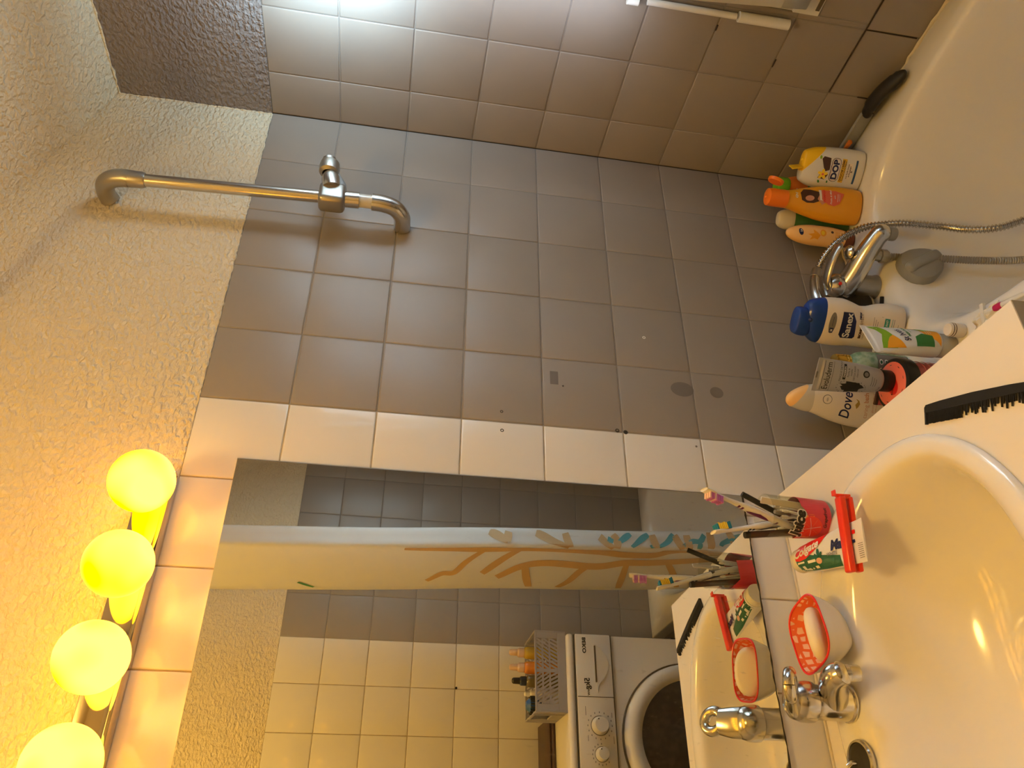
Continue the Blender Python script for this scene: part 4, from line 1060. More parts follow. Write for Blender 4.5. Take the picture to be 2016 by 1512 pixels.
for k in range(3): decal('small_print', rect(-.006, .010, .050 - k * .004, .0515 - k * .004), f1, 'orange_print', b)

# --- orange razor handle and foot file along the back wall
b = thing('orange_razor', 'short orange razor handle sticking out behind the white shower cream', 'razor', mat4=frame_between((-.014, -.110, -1.322), (-.028, -.170, -1.322), (0, 0, 1)))
mesh_ob('handle', Loft([(0, .0045, .0035), (.003, .006, .005), (.048, .0062, .005), (.0545, .0058, .0046), (.0555, .004, .003)], 2.6).bm(20), 'orange_body', b)
ff = thing('foot_file', 'grey foot file with curved black handle propped along the tub edge', 'foot file', mat4=Matrix.Identity(4))
P = catmull([(-.018, -.232, -1.322), (-.020, -.262, -1.318), (-.026, -.300, -1.319), (-.034, -.335, -1.326), (-.038, -.360, -1.332)], 6)
tube('handle', P, [.0120] + [.0150] * 4 + [.0180] * (len(P) - 12) + [.0160] * 3 + [.0135, .0120, .010, .006], 'black_satin', ff, 18, True, .70)
bm = bmesh.new(); add_box(bm, -.004, .004, -.105, 0, -.0170, .0170, .0030, 2, Matrix.Translation((-.018, -.130, -1.326)) @ Matrix.Rotation(math.radians(2), 4, 'Z') @ Matrix.Rotation(math.radians(-12), 4, 'Y'))
mesh_ob('file_blade', bm, 'grey_plastic', ff)

# --- shower gel with blue cap
b = thing('shower_gel_bottle', 'white waisted shower gel bottle with royal blue cap and blue logo', 'bottle', (-0.512, -0.090, ZR), yaw(-.78, -.62))
LB = Loft([(0, .036, .020), (.006, .0455, .0255), (.03, .0480, .0275), (.058, .0460, .0270, -.001), (.080, .0425, .0260, -.004), (.096, .0420, .0255, -.0045), (.112, .0445, .0265, -.002), (.135, .0485, .0275, .0), (.160, .0480, .0265), (.176, .0460, .0250)], 2.5)
mesh_ob('bottle_body', LB.bm(60), 'ivory', b, True, 50)
LC = Loft([(.1755, .0465, .0255), (.184, .0450, .0250), (.196, .0390, .0225, .003), (.204, .0300, .0190, .007), (.2085, .0220, .015, .009)], 2.4)
mesh_ob('cap_shoulder', LC.bm(52), 'blue', b, True, 50)
LC = Loft([(.198, .0265, .0180, -.006), (.204, .0285, .0190, -.007), (.216, .0290, .0190, -.006), (.226, .0265, .0170, -.005), (.2285, .022, .0135, -.005)], 2.8)
mesh_ob('flip_lid', LC.bm(44), 'blue', b, True, 50)
bm = bmesh.new(); bmesh.ops.create_uvsphere(bm, u_segments=16, v_segments=10, radius=.0045, matrix=Matrix.Translation((.002, -.0180, .204))); mesh_ob('thumb_notch', bm, 'navy', b)
f1, f2, f3 = LB.front(.0004), LB.front(.0008), LB.front(.0012)
decal('logo_shield', [(-.026, .110), (-.022, .1065), (.010, .1110), (.0265, .120), (.0265, .142), (-.0200, .1420), (-.0265, .136)], f1, 'navy', b)
text('lettering', 'Sanex', .0205, .0000, .1265, f2, 'white_print', b, .0005, .0, .03, 1.02)
decal('grey_oval', ellipse(.002, .160, .0215, .0072, 28), f1, 'grey_print', b)
decal('oval_box', rect(-.018, -.008, .156, .164), f2, 'navy', b); text('lettering', 'bi', .0065, -.013, .160, f3, 'white_print', b, .0002)
decal('oval_line', rect(-.004, .014, .1595, .1603), f2, 'navy', b)
text('lettering', 'NEW', .0058, .0215, .1020, f1, 'navy', b, .0004, 0, .05)
text('lettering', 'BIOME', .0070, -.0140, .0955, f1, 'brown_print', b, .0005, 0, .03)
text('lettering', 'PROTECT', .0068, .0110, .0975, f1, 'brown_print', b, .0, 0, .03)
text('lettering', 'DERMO', .0056, -.0155, .0885, f1, 'grey_print', b, .0, 0, .03)
for k in range(3): decal('small_print', rect(-.020, .022 - .004 * k, .0725 - k * .0042, .0733 - k * .0042), f1, 'grey_print', b)
decal('jade_block', rect(-.022, .022, .0395, .0505), f1, 'jade_print', b); text('lettering', 'HYDRATANT', .0066, 0, .045, f2, 'white_print', b, .0001)
for k in range(2): decal('small_print', rect(-.020, .022, .0335 - k * .0040, .0345 - k * .0040), f1, 'jade_print' if k == 0 else 'grey_print', b)
decal('small_print', rect(-.016, .012, .0195, .0203), f1, 'grey_print', b)
text('lettering', 'I', .005, .024, .056, f1, 'black_print', b)

# --- bath salts
b = thing('bath_salts_bottle', 'round bottle of green bath salts with gold screw cap', 'bottle', (-0.598, -0.066, ZR), yaw(-.7, -.7))
LB = Loft([(0, .026, .026), (.004, .0285, .0285), (.06, .0290, .0290), (.090, .0285, .0285), (.106, .0250, .0250), (.118, .0180, .0180), (.124, .0150, .0150)], 2.0)
mesh_ob('bottle_body', LB.bm(40), 'salt_glass', b, True, 60)
lathe('screw_cap', [(0, .122), (.0182, .122), (.0186, .1235), (.0172, .1255), (.0172, .128), (.0186, .1295), (.0172, .1315), (.0172, .134), (.0186, .1355), (.0180, .139), (.0180, .148), (.0165, .1515), (0, .152)], 'gold', b, 36)
decal('patterned_label', rect(-.024, .027, .004, .074), LB.front(.0004), 'dkgreen_print', b)
decal('patterned_label', rect(-.0235, .0265, .0045, .0735), LB.front(.0007), 'grey_print', b)
f3 = LB.front(.0010); bmr = random.Random(3)
for i in range(6):
    for j in range(3):
        cx_, cz_ = -.018 + j * .016, .012 + i * .011
        decal('scroll_print', ellipse(cx_, cz_, .0052, .0042, 12), f3, 'white_print', b, .02)
        decal('scroll_print', ellipse(cx_, cz_, .0034, .0026, 10), LB.front(.0013), 'dkgreen_print', b, .02)

# --- body scrub jar with the charcoal tube standing on it
jar = thing('body_scrub_jar', 'pink body scrub jar with black lid and round red label on top', 'jar', (-0.693, -0.1430, ZR))
lathe('jar_body', [(0, 0), (.042, 0), (.045, .003), (.0455, .074), (0, .074)], 'pink_body', jar, 44)
for k in range(4): lathe('body_ridge', [(.0455, 0), (.0464, .001), (.0455, .002)], 'pink_body', jar, 44, Matrix.Translation((0, 0, .018 + k * .013)))
lathe('lid', [(.0478, .074), (.0488, .0755), (.0490, .095), (.0478, .0985), (.0440, .1000), (0, .1000)], 'black', jar, 48)
lathe('lid_label', [(0, .1010), (.0405, .1010), (.0415, .1003)], 'salmon', jar, 44)
fl2 = lambda u, v: Vector((u, v, .10135))
decal('heart_print', [(-.006 + .018 * math.cos(a), -.002 + .014 * math.sin(a)) for a in [2 * PI * i / 20 for i in range(20)]], fl2, 'red_print', jar, .05)
decal('heart_print', [(.010 + .013 * math.cos(a), .006 + .015 * math.sin(a)) for a in [2 * PI * i / 20 for i in range(20)]], lambda u, v: Vector((u, v, .1015)), 'red_print', jar, .05)
text('lettering', 'BODY SCRUB', .0062, -.006, -.004, lambda u, v: Vector((u, v, .1017)), 'black_print', jar, .0001, 0, math.radians(-38))
for i in range(9):
    a = 2 * PI * i / 9 + .3
    decal('label_dash', ellipse(.035 * math.cos(a), .035 * math.sin(a), .0035, .0007, 8, 0, a + PI / 2), fl2, 'black_print', jar, .05)

def tube_thing(name, label, loc, rz, H, capH, rcap, rb, wtop, bodymat, capmat, ztop0=0):
    t = thing(name, label, 'tube', loc, rz)
    lathe('cap', [(0, 0), (rcap * .96, 0), (rcap, .0015), (rcap, capH - .003), (rcap * .95, capH), (0, capH)], capmat, t, 36)
    LB = Loft([(capH + .0005, rb * .90, rb * .90), (capH + .004, rb, rb), (capH + (H - capH) * .45, rb * .35 + wtop * .65, rb * .70), (H - .012, wtop * .985, rb * .16), (H - .008, wtop, .0014), (H, wtop, .0011)], 2.05)
    mesh_ob('tube_body', LB.bm(52), bodymat, t, True, 55)
    return t, LB

b, LB = tube_thing('charcoal_mask_tube', 'silver grey cosmetic tube on black cap, standing on the scrub jar', (-0.6855, -0.1400, ZR + .1018), yaw(-.77, -.64), .148, .022, .0205, .0215, .0320, 'silver', 'black')
f1, f2, f3 = LB.front(.0005), LB.front(.0009), LB.front(.0013)
text('lettering', 'Evoluderm', .0150, 0, .1265, f1, 'black_print', b, .0001, 0, 0, .80)
decal('rule', rect(-.028, .028, .1345, .1352), f1, 'black_print', b); decal('rule', rect(-.028, .028, .1185, .1190), f1, 'black_print', b)
decal('crimp_mark', rect(-.006, .006, .1440, .1475), f1, 'grey_print', b)
text('lettering', 'MASQUE DETOX', .0050, .0125, .1045, f1, 'black_print', b, .0)
decal('charcoal_bar', rect(-.002, .026, .0955, .1005), f1, 'black_print', b); text('lettering', 'CHARBON', .0042, .012, .098, f2, 'white_print', b, .0001)
text('lettering', 'Purifie &', .0046, .0115, .0910, f1, 'black_print', b, .0); text('lettering', 'matifie', .0046, .0125, .0860, f1, 'black_print', b, .0)
text('lettering', 'DETOX MASK', .0042, .0115, .0800, f1, 'black_print', b, .0); text('lettering', 'charcoal', .0044, .0125, .0750, f1, 'black_print', b, .0)
rr = random.Random(8); poly = []
for i in range(30):
    a = 2 * PI * i / 30; k = rr.uniform(.72, 1.15); poly.append((-.0150 + .0125 * k * math.cos(a), .0800 + .0205 * k * math.sin(a)))
decal('charcoal_splash', [(min(x, -.0045), z) for x, z in poly], f1, 'black_print', b)
for i in range(26):
    a = rr.uniform(0, 2 * PI); x, z = -.0165 + .0145 * math.cos(a), .080 + .0265 * math.sin(a)
    if x < -.004: decal('charcoal_speck', ellipse(x, z, rr.uniform(.0006, .0016), rr.uniform(.0004, .0009), 6, 0, a), f1, 'black_print', b, .02)
decal('round_badge', ellipse(.0125, .0585, .0062, .0062, 18), f1, 'black_print', b); decal('round_badge', ellipse(.0125, .0585, .0040, .0040, 14), f2, 'grey_print', b)
for k in range(3): decal('small_print', rect(-.008, .010 - k * .002, .0465 - k * .0040, .0471 - k * .0040), f1, 'black_print', b)
text('lettering', '75 ml', .0045, -.013, .030, f1, 'black_print', b)

b, LB = tube_thing('face_scrub_tube', 'white face scrub tube with orange and green waves on a cloudy cap', (-0.636, -0.199, ZR), yaw(.25, -.97), .168, .030, .0225, .0240, .0385, 'white', 'clear_cap')
f1, f2, f3 = LB.front(.0005), LB.front(.0009), LB.front(.0013)
decal('green_wave', [(-.030, .150), (-.012, .146), (.006, .140), (.020, .146), (.031, .158), (.0315, .138), (.018, .128), (.002, .122), (-.016, .128), (-.030, .122)], f1, 'lime_print', b)
decal('orange_wave', [(-.030, .142), (-.016, .137), (-.004, .130), (.002, .122), (-.014, .112), (-.029, .106)], f2, 'orange_print', b)
decal('orange_wave', [(.0265, .080), (.014, .070), (-.002, .062), (-.014, .046), (-.021, .036), (.021, .036), (.0245, .060)], f1, 'orange_print', b)
decal('lime_corner', [(.0268, .078), (.020, .066), (.0235, .050), (.0215, .0345), (.0105, .0345), (.013, .050), (.010, .062), (.017, .074)], f2, 'lime_print', b)
decal('green_block', [(-.026, .086), (-.006, .084), (.002, .070), (-.004, .052), (-.0235, .050)], f3, 'green_print', b)
text('lettering', 'St Ives', .0150, .000, .1040, f3, 'navy', b, .0003, .3, math.radians(22), .9)
text('lettering', 'FRESH SKIN', .0058, .010, .0945, f3, 'green_print', b, .0003, 0, math.radians(10))
text('lettering', 'apricot', .0042, .012, .0885, f3, 'green_print', b, .0, 0, math.radians(8))
text('lettering', 'scrub', .0042, .024, .146, f3, 'white_print', b, .0, .2, 1.0)
for k in range(3): decal('small_print', rect(.0, .012, .0600 - k * .004, .0607 - k * .004), f3, 'white_print', b)

# --- cream bath bottle
b = thing('bath_cream_bottle', 'tall pearly white bath cream bottle with tapered peach tipped cap', 'bottle', (-0.676, -0.047, ZR), yaw(-.66, -.75))
LB = Loft([(0, .042, .020), (.005, .0475, .0245), (.06, .0515, .0265), (.12, .0490, .0255), (.165, .0405, .0225), (.195, .0310, .0190), (.212, .0265, .0170)], 2.25)
mesh_ob('bottle_body', LB.bm(56), 'ivory', b, True, 55)
LC = Loft([(.2105, .0272, .0176), (.220, .0260, .0168, -.001), (.238, .0200, .0135, -.003), (.250, .0140, .0100, -.005), (.256, .0070, .0055, -.006), (.2575, .002, .002, -.006)], 2.2)
mesh_ob('cap', LC.bm(44), 'pearl', b, True, 55)
mesh_ob('cap_tip', cut_bm(Loft([(.2105, .0276, .0180), (.220, .0264, .0172, -.001), (.238, .0204, .0139, -.003), (.250, .0144, .0104, -.005), (.2565, .0074, .0059, -.006), (.2582, .002, .002, -.006)], 2.2).bm(44), Vector((.000, 0, .236)), Vector((.55, 0, .83)), True), 'peach', b, True, 55)
f1, f2 = LB.front(.0004), LB.front(.0008)
text('lettering', 'Dove', .0290, -.006, .1455, f1, 'navy', b, .0004, .25, 0, .82)
decal('bird_print', [(-.010, .1255), (-.002, .129), (.004, .1245), (.010, .129), (.006, .122), (.000, .1195), (-.006, .122)], f1, 'gold_print', b)
text('lettering', 'caring', .0125, -.014, .1050, f1, 'copper_print', b, .0, 0, .06, .9); text('lettering', 'bath', .0125, .013, .1075, f1, 'copper_print', b, .0004, 0, .06, .9)
text('lettering', 'glycerin fortifiant', .0055, .004, .0925, f1, 'copper_print', b, .0, 0, .04); text('lettering', 'with soap extract', .0050, .004, .0860, f1, 'copper_print', b, .0, 0, .04)
decal('round_emblem', ellipse(.003, .1850, .0092, .0092, 24), f1, 'grey_print', b); decal('round_emblem', ellipse(.003, .1850, .0080, .0080, 24), f2, 'ivory', b)
text('lettering', '48h', .0055, .003, .1850, LB.front(.0012), 'grey_print', b)

# --- small pink sachet
b = thing('pink_sachet', 'small pink sachet wedged between the bath cream bottle and the scrub jar', 'sachet', (-0.728, -0.088, ZR), yaw(-.7, -.7))
b.location = (-0.690, -0.0875, ZR)
bm = bmesh.new(); add_box(bm, -.013, .013, -.0022, .0022, 0, .100, .002, 2); mesh_ob('packet', bm, 'pink_body', b)
box('brown_seal', -.013, .013, -.0026, .0026, .093, .100, 'brown_print', b, .001)

# --- small things on the tub ledge beside the counter
b = thing('tissue', 'crumpled white tissue on the tub ledge at the counter edge', 'tissue', (-0.646, -0.300, ZR))
bm = bmesh.new(); rr = random.Random(5); G = []
for i in range(9):
    G.append([bm.verts.new((.030 * (j / 8 - .5) * (1.0 - .5 * i / 8) + rr.gauss(0, .0008), -.062 * i / 8 + .024, .004 + .006 * math.sin(j * .8 + i * .4) ** 2 + rr.uniform(0, .001))) for j in range(9)])
for i in range(8):
    for j in range(8): bm.faces.new((G[i][j], G[i][j + 1], G[i + 1][j + 1], G[i + 1][j]))
to_ = mesh_ob('cloth', bm, 'tissue', b); sm = to_.modifiers.new('solid', 'SOLIDIFY'); sm.thickness = .0012
b = thing('disposable_razor', 'white razor with magenta grip lying on the tub ledge', 'razor', mat4=frame_between((-.640, -.305, ZR + .008), (-.668, -.395, ZR + .010)))
Lr = Loft([(0, .003, .002), (.01, .0045, .0032), (.05, .0052, .0040), (.085, .0046, .0036), (.093, .003, .002)], 2.3)
mesh_ob('handle', Lr.bm(20), 'white', b); 
mesh_ob('grip', Loft([(.022, .0053, .0042), (.025, .0060, .0048), (.036, .0062, .0050), (.040, .0055, .0043)], 2.3).bm(20), 'magenta', b)
bm = bmesh.new(); add_box(bm, -.019, .019, -.004, .003, -.008, .001, .002, 2); mesh_ob('razor_head', bm, 'white', b)
b = thing('striped_tube', 'small ivory tube with brown stripes half hidden by the counter edge', 'tube', (-0.628, -0.238, ZR))
lathe('tube_body', [(0, 0), (.012, 0), (.0128, .002), (.0128, .026), (.011, .030), (0, .030)], 'ivory', b, 26)
for z in (.020, .0245): lathe('brown_stripe', [(.0129, 0), (.0131, .0004), (.0131, .0012), (.0129, .0016)], 'brown_print', b, 26, Matrix.Translation((0, 0, z)))

# ================================================================== shower curtain (seen in the mirror)
def curtain_x(x, z): return x - .055 * (z + .5)
Apt, Bpt, Cpt = Vector((-.662, -1.255)), Vector((-.612, -1.040)), Vector((-.548, -1.052))
path = [(-.585, -1.330), (-.625, -1.345), (-.655, -1.300)] + [Apt.lerp(Bpt, t) + Vector((-.0035 * math.sin(t * PI * 2.0), 0)) for t in (0, .12, .25, .4, .55, .7, .85)] + [Bpt, Bpt.lerp(Cpt, .15) + Vector((.001, .009)), Bpt.lerp(Cpt, .5) + Vector((0, .006)), Cpt, (-.535, -1.085), (-.555, -1.17), (-.585, -1.24), (-.560, -1.30), (-.530, -1.22), (-.515, -1.12), (-.500, -1.20), (-.510, -1.30)]
P2 = [Vector((p[0], p[1], 0)) for p in path]
def curtain_pt(px, py, z, k=0):
    wob = .004 * math.sin(z * 7 + k * .9) * min(1, abs(z) + .2)
    return Vector((curtain_x(px, z) + wob * .5, py + wob, z))
dense = catmull(P2, 3)
bm = bmesh.new(); zs = [.42 - 1.93 * i / 36 for i in range(37)]
G = [[bm.verts.new(curtain_pt(p.x, p.y, z, 0)) for p in dense] for z in zs]
for a, c_ in zip(G, G[1:]):
    for j in range(len(dense) - 1): bm.faces.new((a[j], a[j + 1], c_[j + 1], c_[j]))
curtain = mesh_ob('shower_curtain', bm, 'cloth', None, True, 80)
tag(curtain, 'white shower curtain printed with tan branches and teal leaves gathered at the tub', 'curtain')
def fA(t, z):
    i0, i1 = 3 * 3, 10 * 3
    q = max(0, min(1, t)) * (i1 - i0) + i0; i = min(int(q), i1 - 1); p = dense[i].lerp(dense[i + 1], q - i)
    v = curtain_pt(p.x, p.y, z); return v + Vector((-.0016, .0012, 0))
def fB(t, z):
    i0, i1 = 10 * 3, 13 * 3
    q = max(0, min(1, t)) * (i1 - i0) + i0; i = min(int(q), i1 - 1); p = dense[i].lerp(dense[i + 1], q - i)
    v = curtain_pt(p.x, p.y, z); return v + Vector((-.0008, .0020, 0))
def crib(name, pts, width, f, scale, material):   # pts in (t, z); width in metres; scale = panel width in metres
    g = lambda u, v: f(u / scale, v)
    return ribbon(name, [(t * scale, z) for t, z in pts], width, g, material, curtain, .008)
W1 = {'trunk1': [(1.0, -0.40), (.985, -0.456), (0.97, -0.539), (0.95, -0.645), (0.99, -0.807), (0.95, -0.997), (0.88, -1.096), (0.87, -1.191), (0.97, -1.242), (.99, -1.301), (0.88, -1.406), (0.83, -1.50)],
      'br1': [(0.94, -0.646), (0.64, -0.594), (0.42, -0.562), (0.4, -0.524), (0.23, -0.48)], 'br2': [(.99, -0.759), (0.6, -0.688), (0.4, -0.652)],
      'trunk2': [(0.31, -0.702), (0.55, -0.771), (0.64, -0.856), (0.59, -1.016), (0.68, -1.108), (0.68, -1.192), (0.71, -1.316), (0.77, -1.50)],
      'b4': [(0.58, -0.783), (.0, -0.817)], 'b5': [(0.62, -0.998), (0.47, -0.968), (0.19, -0.938), (.0, -0.912)], 'b6': [(0.62, -1.117), (0.27, -1.12), (.0, -1.124)], 'b7': [(0.7, -1.25), (.35, -1.30), (.0, -1.33)]}
wd = {'trunk1': .034, 'br1': .022, 'br2': .027, 'trunk2': .032, 'b4': .026, 'b5': .025, 'b6': .024, 'b7': .022}
for k, v in W1.items(): crib('branch_print', v, wd[k], fA, .226, 'tan')
crib('leaf_print', [(.19, -.085), (.02, -.132)], .012, fA, .226, 'green_print')
for v in [[(0.93, -0.657), (0.47, -0.714)], [(0.9, -0.717), (0.45, -0.709)], [(0.9, -0.804), (0.15, -0.907)], [(0.9, -0.898), (0.15, -0.91)], [(0.8, -1.01), (0.15, -1.051)], [(0.9, -1.055), (0.6, -1.065), (0.15, -1.061)], [(0.9, -1.185), (0.23, -1.193)], [(0.88, -1.261), (0.07, -1.281)], [(0.88, -1.301), (0.07, -1.302)], [(1.0, -1.383), (0.07, -1.374)], [(1.0, -1.449), (0.07, -1.463)]]:
    crib('branch_print', v, .026, fB, .065, 'tan')
for v in [[(0.72, -1.035), (0.6, -1.052)], [(0.6, -1.072), (0.95, -1.114)], [(0.28, -1.111), (0.65, -1.139), (0.93, -1.173)], [(0.28, -1.172), (0.35, -1.184)], [(0.28, -1.2), (0.57, -1.23), (0.93, -1.258)], [(0.35, -1.282), (0.6, -1.316), (0.6, -1.341), (0.88, -1.362)], [(0.07, -1.334), (0.5, -1.341)], [(0.3, -1.408), (0.5, -1.419), (0.72, -1.462), (0.8, -1.493)]]:
    crib('leaf_print', v, .017, fB, .065, 'teal')
rod = thing('curtain_rod', 'white shower curtain rod spanning above the tub edge', 'rod', (-0.71, -0.8, .435))
box('rod_bar', 0, .0, 0, 0, 0, 0, 'white_pvc', rod) if False else tube('rod_bar', [(0, .798, 0), (0, -.790, 0)], .011, 'white_pvc', rod, 16)
for k, y in enumerate((-1.34, -1.27, -1.20, -1.13, -1.05)):
    rg = lathe('ring', [(.016, -.0015), (.018, 0), (.016, .0015), (.0145, 0), (.016, -.0015)], 'white_pvc', rod, 20, Matrix.Translation((0.0, y + .8, -.002)) @ Matrix.Rotation(PI / 2, 4, 'X'))

# ================================================================== washing machine (seen in the mirror)
YF = -1.150; X0, X1 = -1.420, -0.820; ZM = -0.912
wm = thing('washing_machine', 'white front loading washing machine with dark round door against the opposite wall', 'washing machine', (-1.12, -1.34, -1.80))
o_ = Vector((-1.12, -1.34, -1.80))
def W(x, y, z): return Vector((x, y, z)) - o_
def wbox(name, x0, x1, y0, y1, z0, z1, material, bev=.002, parent=None, seg=2):
    a, b_ = W(x0, y0, z0), W(x1, y1, z1); return box(name, a.x, b_.x, a.y, b_.y, a.z, b_.z, material, parent or wm, bev, seg)
wbox('cabinet_body', X0, X1, -1.545, YF - .004, -1.785, ZM - .022, 'machine', .006)
wbox('top_panel', X0 - .001, X1 + .001, -1.545, YF + .006, ZM - .024, ZM, 'machine', .011, None, 4)
wbox('control_panel', X0 + .001, X1 - .001, YF - .006, YF + .008, ZM - .138, ZM - .0262, 'machine', .004)
wbox('seam', X0 + .002, X1 - .002, YF - .006, YF + .0050, ZM - .0268, ZM - .0238, 'machine_line', 0)
wbox('seam', X0 + .002, X1 - .002, YF - .006, YF + .0050, ZM - .1405, ZM - .1378, 'machine_line', 0)
for x, y in ((X0 + .05, -1.19), (X1 - .05, -1.19), (X0 + .05, -1.50), (X1 - .05, -1.50)):
    ft = W(x, y, -1.80); lathe('foot', [(0, 0), (.02, 0), (.018, .018), (0, .018)], 'black', wm, 16, Matrix.Translation(ft))
# soap drawer: with a recessed handle scoop
wbox('drawer_seam', -1.0045, -1.0025, YF - .004, YF + .0088, -1.050, -.940, 'machine_line', 0)
sc = [(-.852, -.998)] + [(-.852 - .125 * t, -.998 - .046 * math.sin(PI * min(1, t * 1.02)) ** .8 * (1 - .25 * t)) for t in [i / 14 for i in range(1, 14)]] + [(-.990, -1.000)]
prism('drawer_handle', [(x - o_.x, z - o_.z) for x, z in sc], 'y', W(0, YF + .0075, 0).y, W(0, YF + .0115, 0).y, 'machine_door', wm)
wbox('handle_slot', -.962, -.856, YF + .002, YF + .0122, -1.0005, -.9965, 'machine_line', 0)
ffm = lambda off: (lambda u, v: W(-u, YF + .0081 + off, v))     # u grows towards -x, the reading direction from the room
text('lettering', 'BEKO', .0150, .855, -.9665, ffm(.0004), 'black_print', wm, .0006, 0, 0, 1.25)
text('lettering', '5kg', .0230, .966, -.971, ffm(.0004), 'black_print', wm, .0006); text('lettering', 'WW', .0095, .990, -.974, ffm(.0004), 'black_print', wm, .0003)
def knob(x, z, r, nm):
    c = Matrix.Translation(W(x, YF + .0075, z)) @ Matrix.Rotation(-PI / 2, 4, 'X')
    k = lathe(nm, [(r * 1.06, 0), (r * 1.06, .004), (r, .006), (r * .94, .022), (r * .85, .0255), (0, .0255)], 'machine_door', wm, 36, c)
    lathe('pointer', [(0, .0262), (.0018, .0262), (.002, .0255)], 'black_print', k, 8, c @ Matrix.Translation((r * .62, -r * .4, 0)))
    for i in range(16):
        a = 2 * PI * i / 16
        if r < .02 and i > 10: continue
        q = Vector((math.cos(a), 0, math.sin(a))) * (r * 1.55); p = W(x, YF + .0086, z) + q
        box('dial_mark', p.x - .0022, p.x + .0022, p.y - .0003, p.y, p.z - .0012, p.z + .0012, 'grey_print', k)
    lathe('shadow_ring', [(r * 1.10, .0012), (r * 1.17, .0010)], 'machine_line', k, 36, c)
knob(-1.0820, -1.0020, .0235, 'program_knob'); knob(-1.1580, -1.0030, .0178, 'temperature_knob')
for k, (a, b_, z) in enumerate(((1.030, 1.055, -.962), (1.046, 1.060, -1.040), (1.110, 1.130, -1.042), (1.108, 1.124, -.966))): decal('panel_print', rect(a, b_, z, z + .0016), ffm(.0004), 'grey_print', wm, .5)
dc = Matrix.Translation(W(-1.116, YF - .004, -1.290)) @ Matrix.Rotation(-PI / 2, 4, 'X')
lathe('door_seam', [(.2165, .003), (.2165, .0062), (.2215, .0058), (.2215, .002)], 'machine_line', wm, 72, dc)
dr = lathe('door', [(.2155, .000), (.2150, .018), (.2080, .030), (.1950, .036), (.1780, .033), (.1680, .026)], 'machine_door', wm, 72, dc)
lathe('door_glass', [(.1685, .026), (.150, .030), (.110, .038), (.06, .042), (0, .043)], 'door_glass', dr, 60, dc)

mt_ = thing('folded_mat', 'dark brown folded mat lying behind the crate on the washing machine', 'mat', (-1.30, -1.440, ZM + .0004))
bm = bmesh.new(); add_box(bm, -.115, .278, -.098, .110, 0, .008, .003, 2); mesh_ob('lower_fold', bm, 'dkbrown', mt_)
bm = bmesh.new(); add_box(bm, -.112, .275, -.098, .085, .008, .014, .0028, 2); mesh_ob('upper_fold', bm, 'dkbrown', mt_)

# ================================================================== crate on the machine and its bottles
cr = thing('plastic_crate', 'small grey slotted plastic crate on top of the washing machine', 'crate', (-0.930, -1.240, ZM + .0006), 0)
o_ = Vector((-0.930, -1.240, ZM + .0006))
hx, hy, H_ = .118, .085, .096
bm = bmesh.new(); add_box(bm, -hx + .006, hx - .006, -hy + .006, hy - .006, 0, .003, .001, 1); mesh_ob('bottom', bm, 'crate', cr)
def side(sx, y, n=6):      # long side with slanted slots, built as bars
    bm = bmesh.new(); t = .0011
    add_box(bm, -hx, hx, y - .0025, y + .0025, H_ - .006, H_, .0008, 1); add_box(bm, -hx, hx, y - .0018, y + .0018, 0, .026, .0008, 1)
    add_box(bm, -hx, -hx + .024, y - .0022, y + .0022, .026, H_ - .006, .0008, 1); add_box(bm, hx - .024, hx, y - .0022, y + .0022, .026, H_ - .006, .0008, 1)
    for k in (.0475, .0690): add_box(bm, -hx + .024, hx - .024, y - t, y + t, k, k + .0055)
    add_box(bm, -.005, .005, y - .0016, y + .0016, .026, H_ - .006)
    for half in (-1, 1):
        for k in range(8):
            x = half * (.010 + k * .0112)
            for z0_, z1_ in ((.026, .0475), (.0530, .0690), (.0745, H_ - .006)):
                sl = half * .0055
                vs = [[bm.verts.new((xx, yy, zz)) for xx, zz in ((x - .0032 - sl, z0_), (x + .0032 - sl, z0_), (x + .0032 + sl, z1_), (x - .0032 + sl, z1_))] for yy in (y - t, y + t)]
                bm.faces.new(vs[0]); bm.faces.new(list(reversed(vs[1])))
                for i in range(4):
                    j = (i + 1) % 4; bm.faces.new((vs[0][j], vs[0][i], vs[1][i], vs[1][j]))
    bmesh.ops.recalc_face_normals(bm, faces=bm.faces[:])
    return mesh_ob('long_side', bm, 'crate', cr, False)
side(1, hy - .003); side(1, -hy + .003)
for sx in (-1, 1):
    bm = bmesh.new(); xx = sx * (hx - .003)
    for b_ in ((-hy, hy, 0, .036), (-hy, hy, H_ - .008, H_), (-hy, -hy + .045, .036, H_ - .008), (hy - .045, hy, .036, H_ - .008)): add_box(bm, xx - .0025, xx + .0025, *b_, .0008, 1)
    for y in (-.055, -.045, .045, .055): add_box(bm, xx - .004, xx + .004, y - .0015, y + .0015, .004, H_)
    mesh_ob('short_side', bm, 'crate', cr, False)
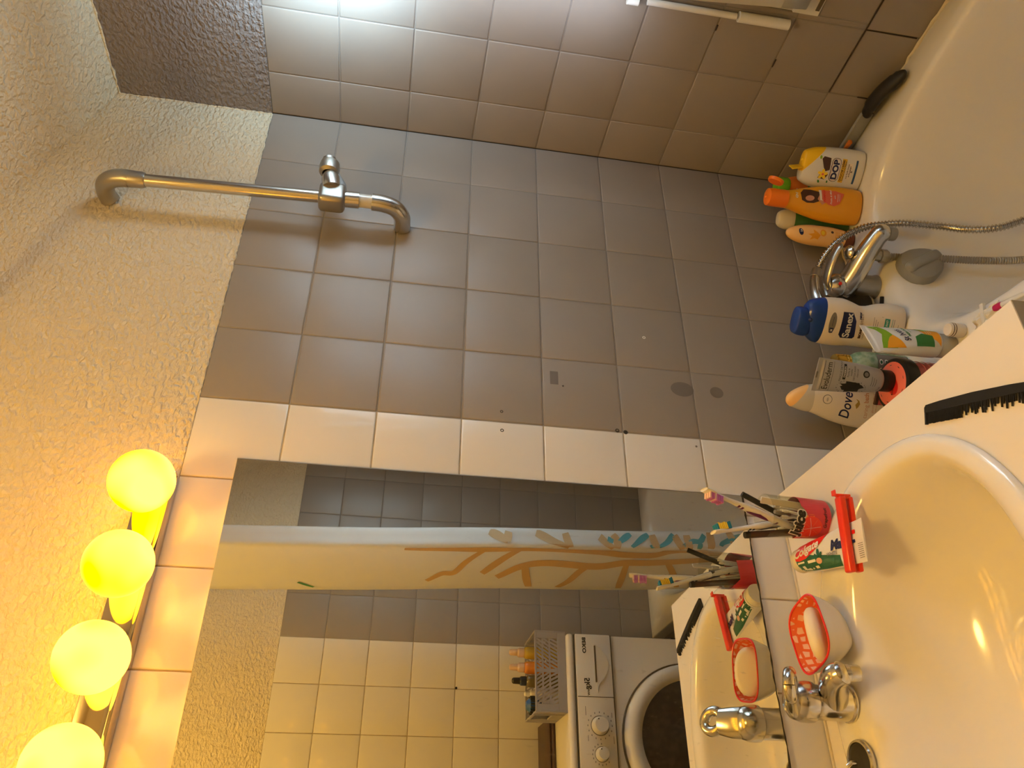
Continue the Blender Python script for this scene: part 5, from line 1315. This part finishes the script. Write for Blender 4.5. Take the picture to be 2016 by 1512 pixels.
def small_bottle(x, y, col, capm, lab, h=.128, r=.017):
    b = thing('small_bottle', lab, 'bottle', (o_.x + x, o_.y + y, ZM + .0042))
    lathe('bottle_body', [(0, 0), (r, 0), (r, .002), (r, h * .78), (r * .9, h * .84), (r * .55, h * .88), (0, h * .88)], col, b, 24)
    lathe('pump_cap', [(0, h * .87), (r * .78, h * .87), (r * .76, h * .98), (r * .70, h * 1.0), (r * .55, h * 1.02), (r * .50, h * 1.17), (r * .30, h * 1.20), (0, h * 1.20)], capm, b, 18)
small_bottle(.062, .030, 'oil', 'pump', 'small yellow oil bottle with pale cap in the grey crate', .134, .0185)
small_bottle(.018, .030, 'oil_orange', 'pump', 'small orange oil bottle with pale cap in the grey crate', .134, .0185)
small_bottle(-.022, .034, 'oil_brown', 'black', 'small brownish bottle with black cap in the grey crate', .128, .0180)
small_bottle(-.056, .020, 'pearl', 'white', 'short clear bottle with white cap in the grey crate', .095, .0135)
b = thing('scrub_brush', 'round blue brush with dark bristles in the end of the grey crate', 'brush', (o_.x - .088, o_.y + .020, ZM + .0042))
lathe('brush_body', [(0, .06), (.010, .062), (.019, .075), (.020, .098), (.012, .108), (0, .110)], 'blue_print', b, 20); tube('stem', [(0, 0, 0), (0, 0, .065)], .006, 'blue_print', b, 10)
bm = bmesh.new()
for i in range(16):
    a = 2 * PI * i / 16; add_box(bm, -.0015, .0015, .017, .027, .078, .098, 0, 1, Matrix.Rotation(a, 4, 'Z'))
mesh_ob('bristles', bm, 'black_satin', b)

# --- body of the added fill lamp
lathe('fill_lamp_mount', [(0, 0), (.05, 0), (.05, -.02), (.008, -.03), (.008, -.076), (0, -.076)], 'white_pvc', cl, 40)
mm = bpy.data.materials.new('fill_lamp_glow'); mm.use_nodes = True
bs = mm.node_tree.nodes['Principled BSDF']; bs.inputs['Base Color'].default_value = (.8, .78, .72, 1); bs.inputs['Emission Color'].default_value = (1.0, .635, .155, 1); bs.inputs['Emission Strength'].default_value = FILL_LAMP_POWER
M['fill_lamp_glow'] = mm
lathe('fill_lamp_shade', [(0, -.075), (.11, -.078), (.128, -.095), (.125, -.115), (.10, -.140), (.05, -.156), (0, -.160)], 'fill_lamp_glow', cl, 40)
cl.rotation_euler = (0, math.radians(18.4), 0)

# ================================================================== lift everything so the floor is at zero
for o in list(COL.objects):
    if o.parent is None and o.type not in ('CAMERA', 'LIGHT'):
        o.location.z += ZF
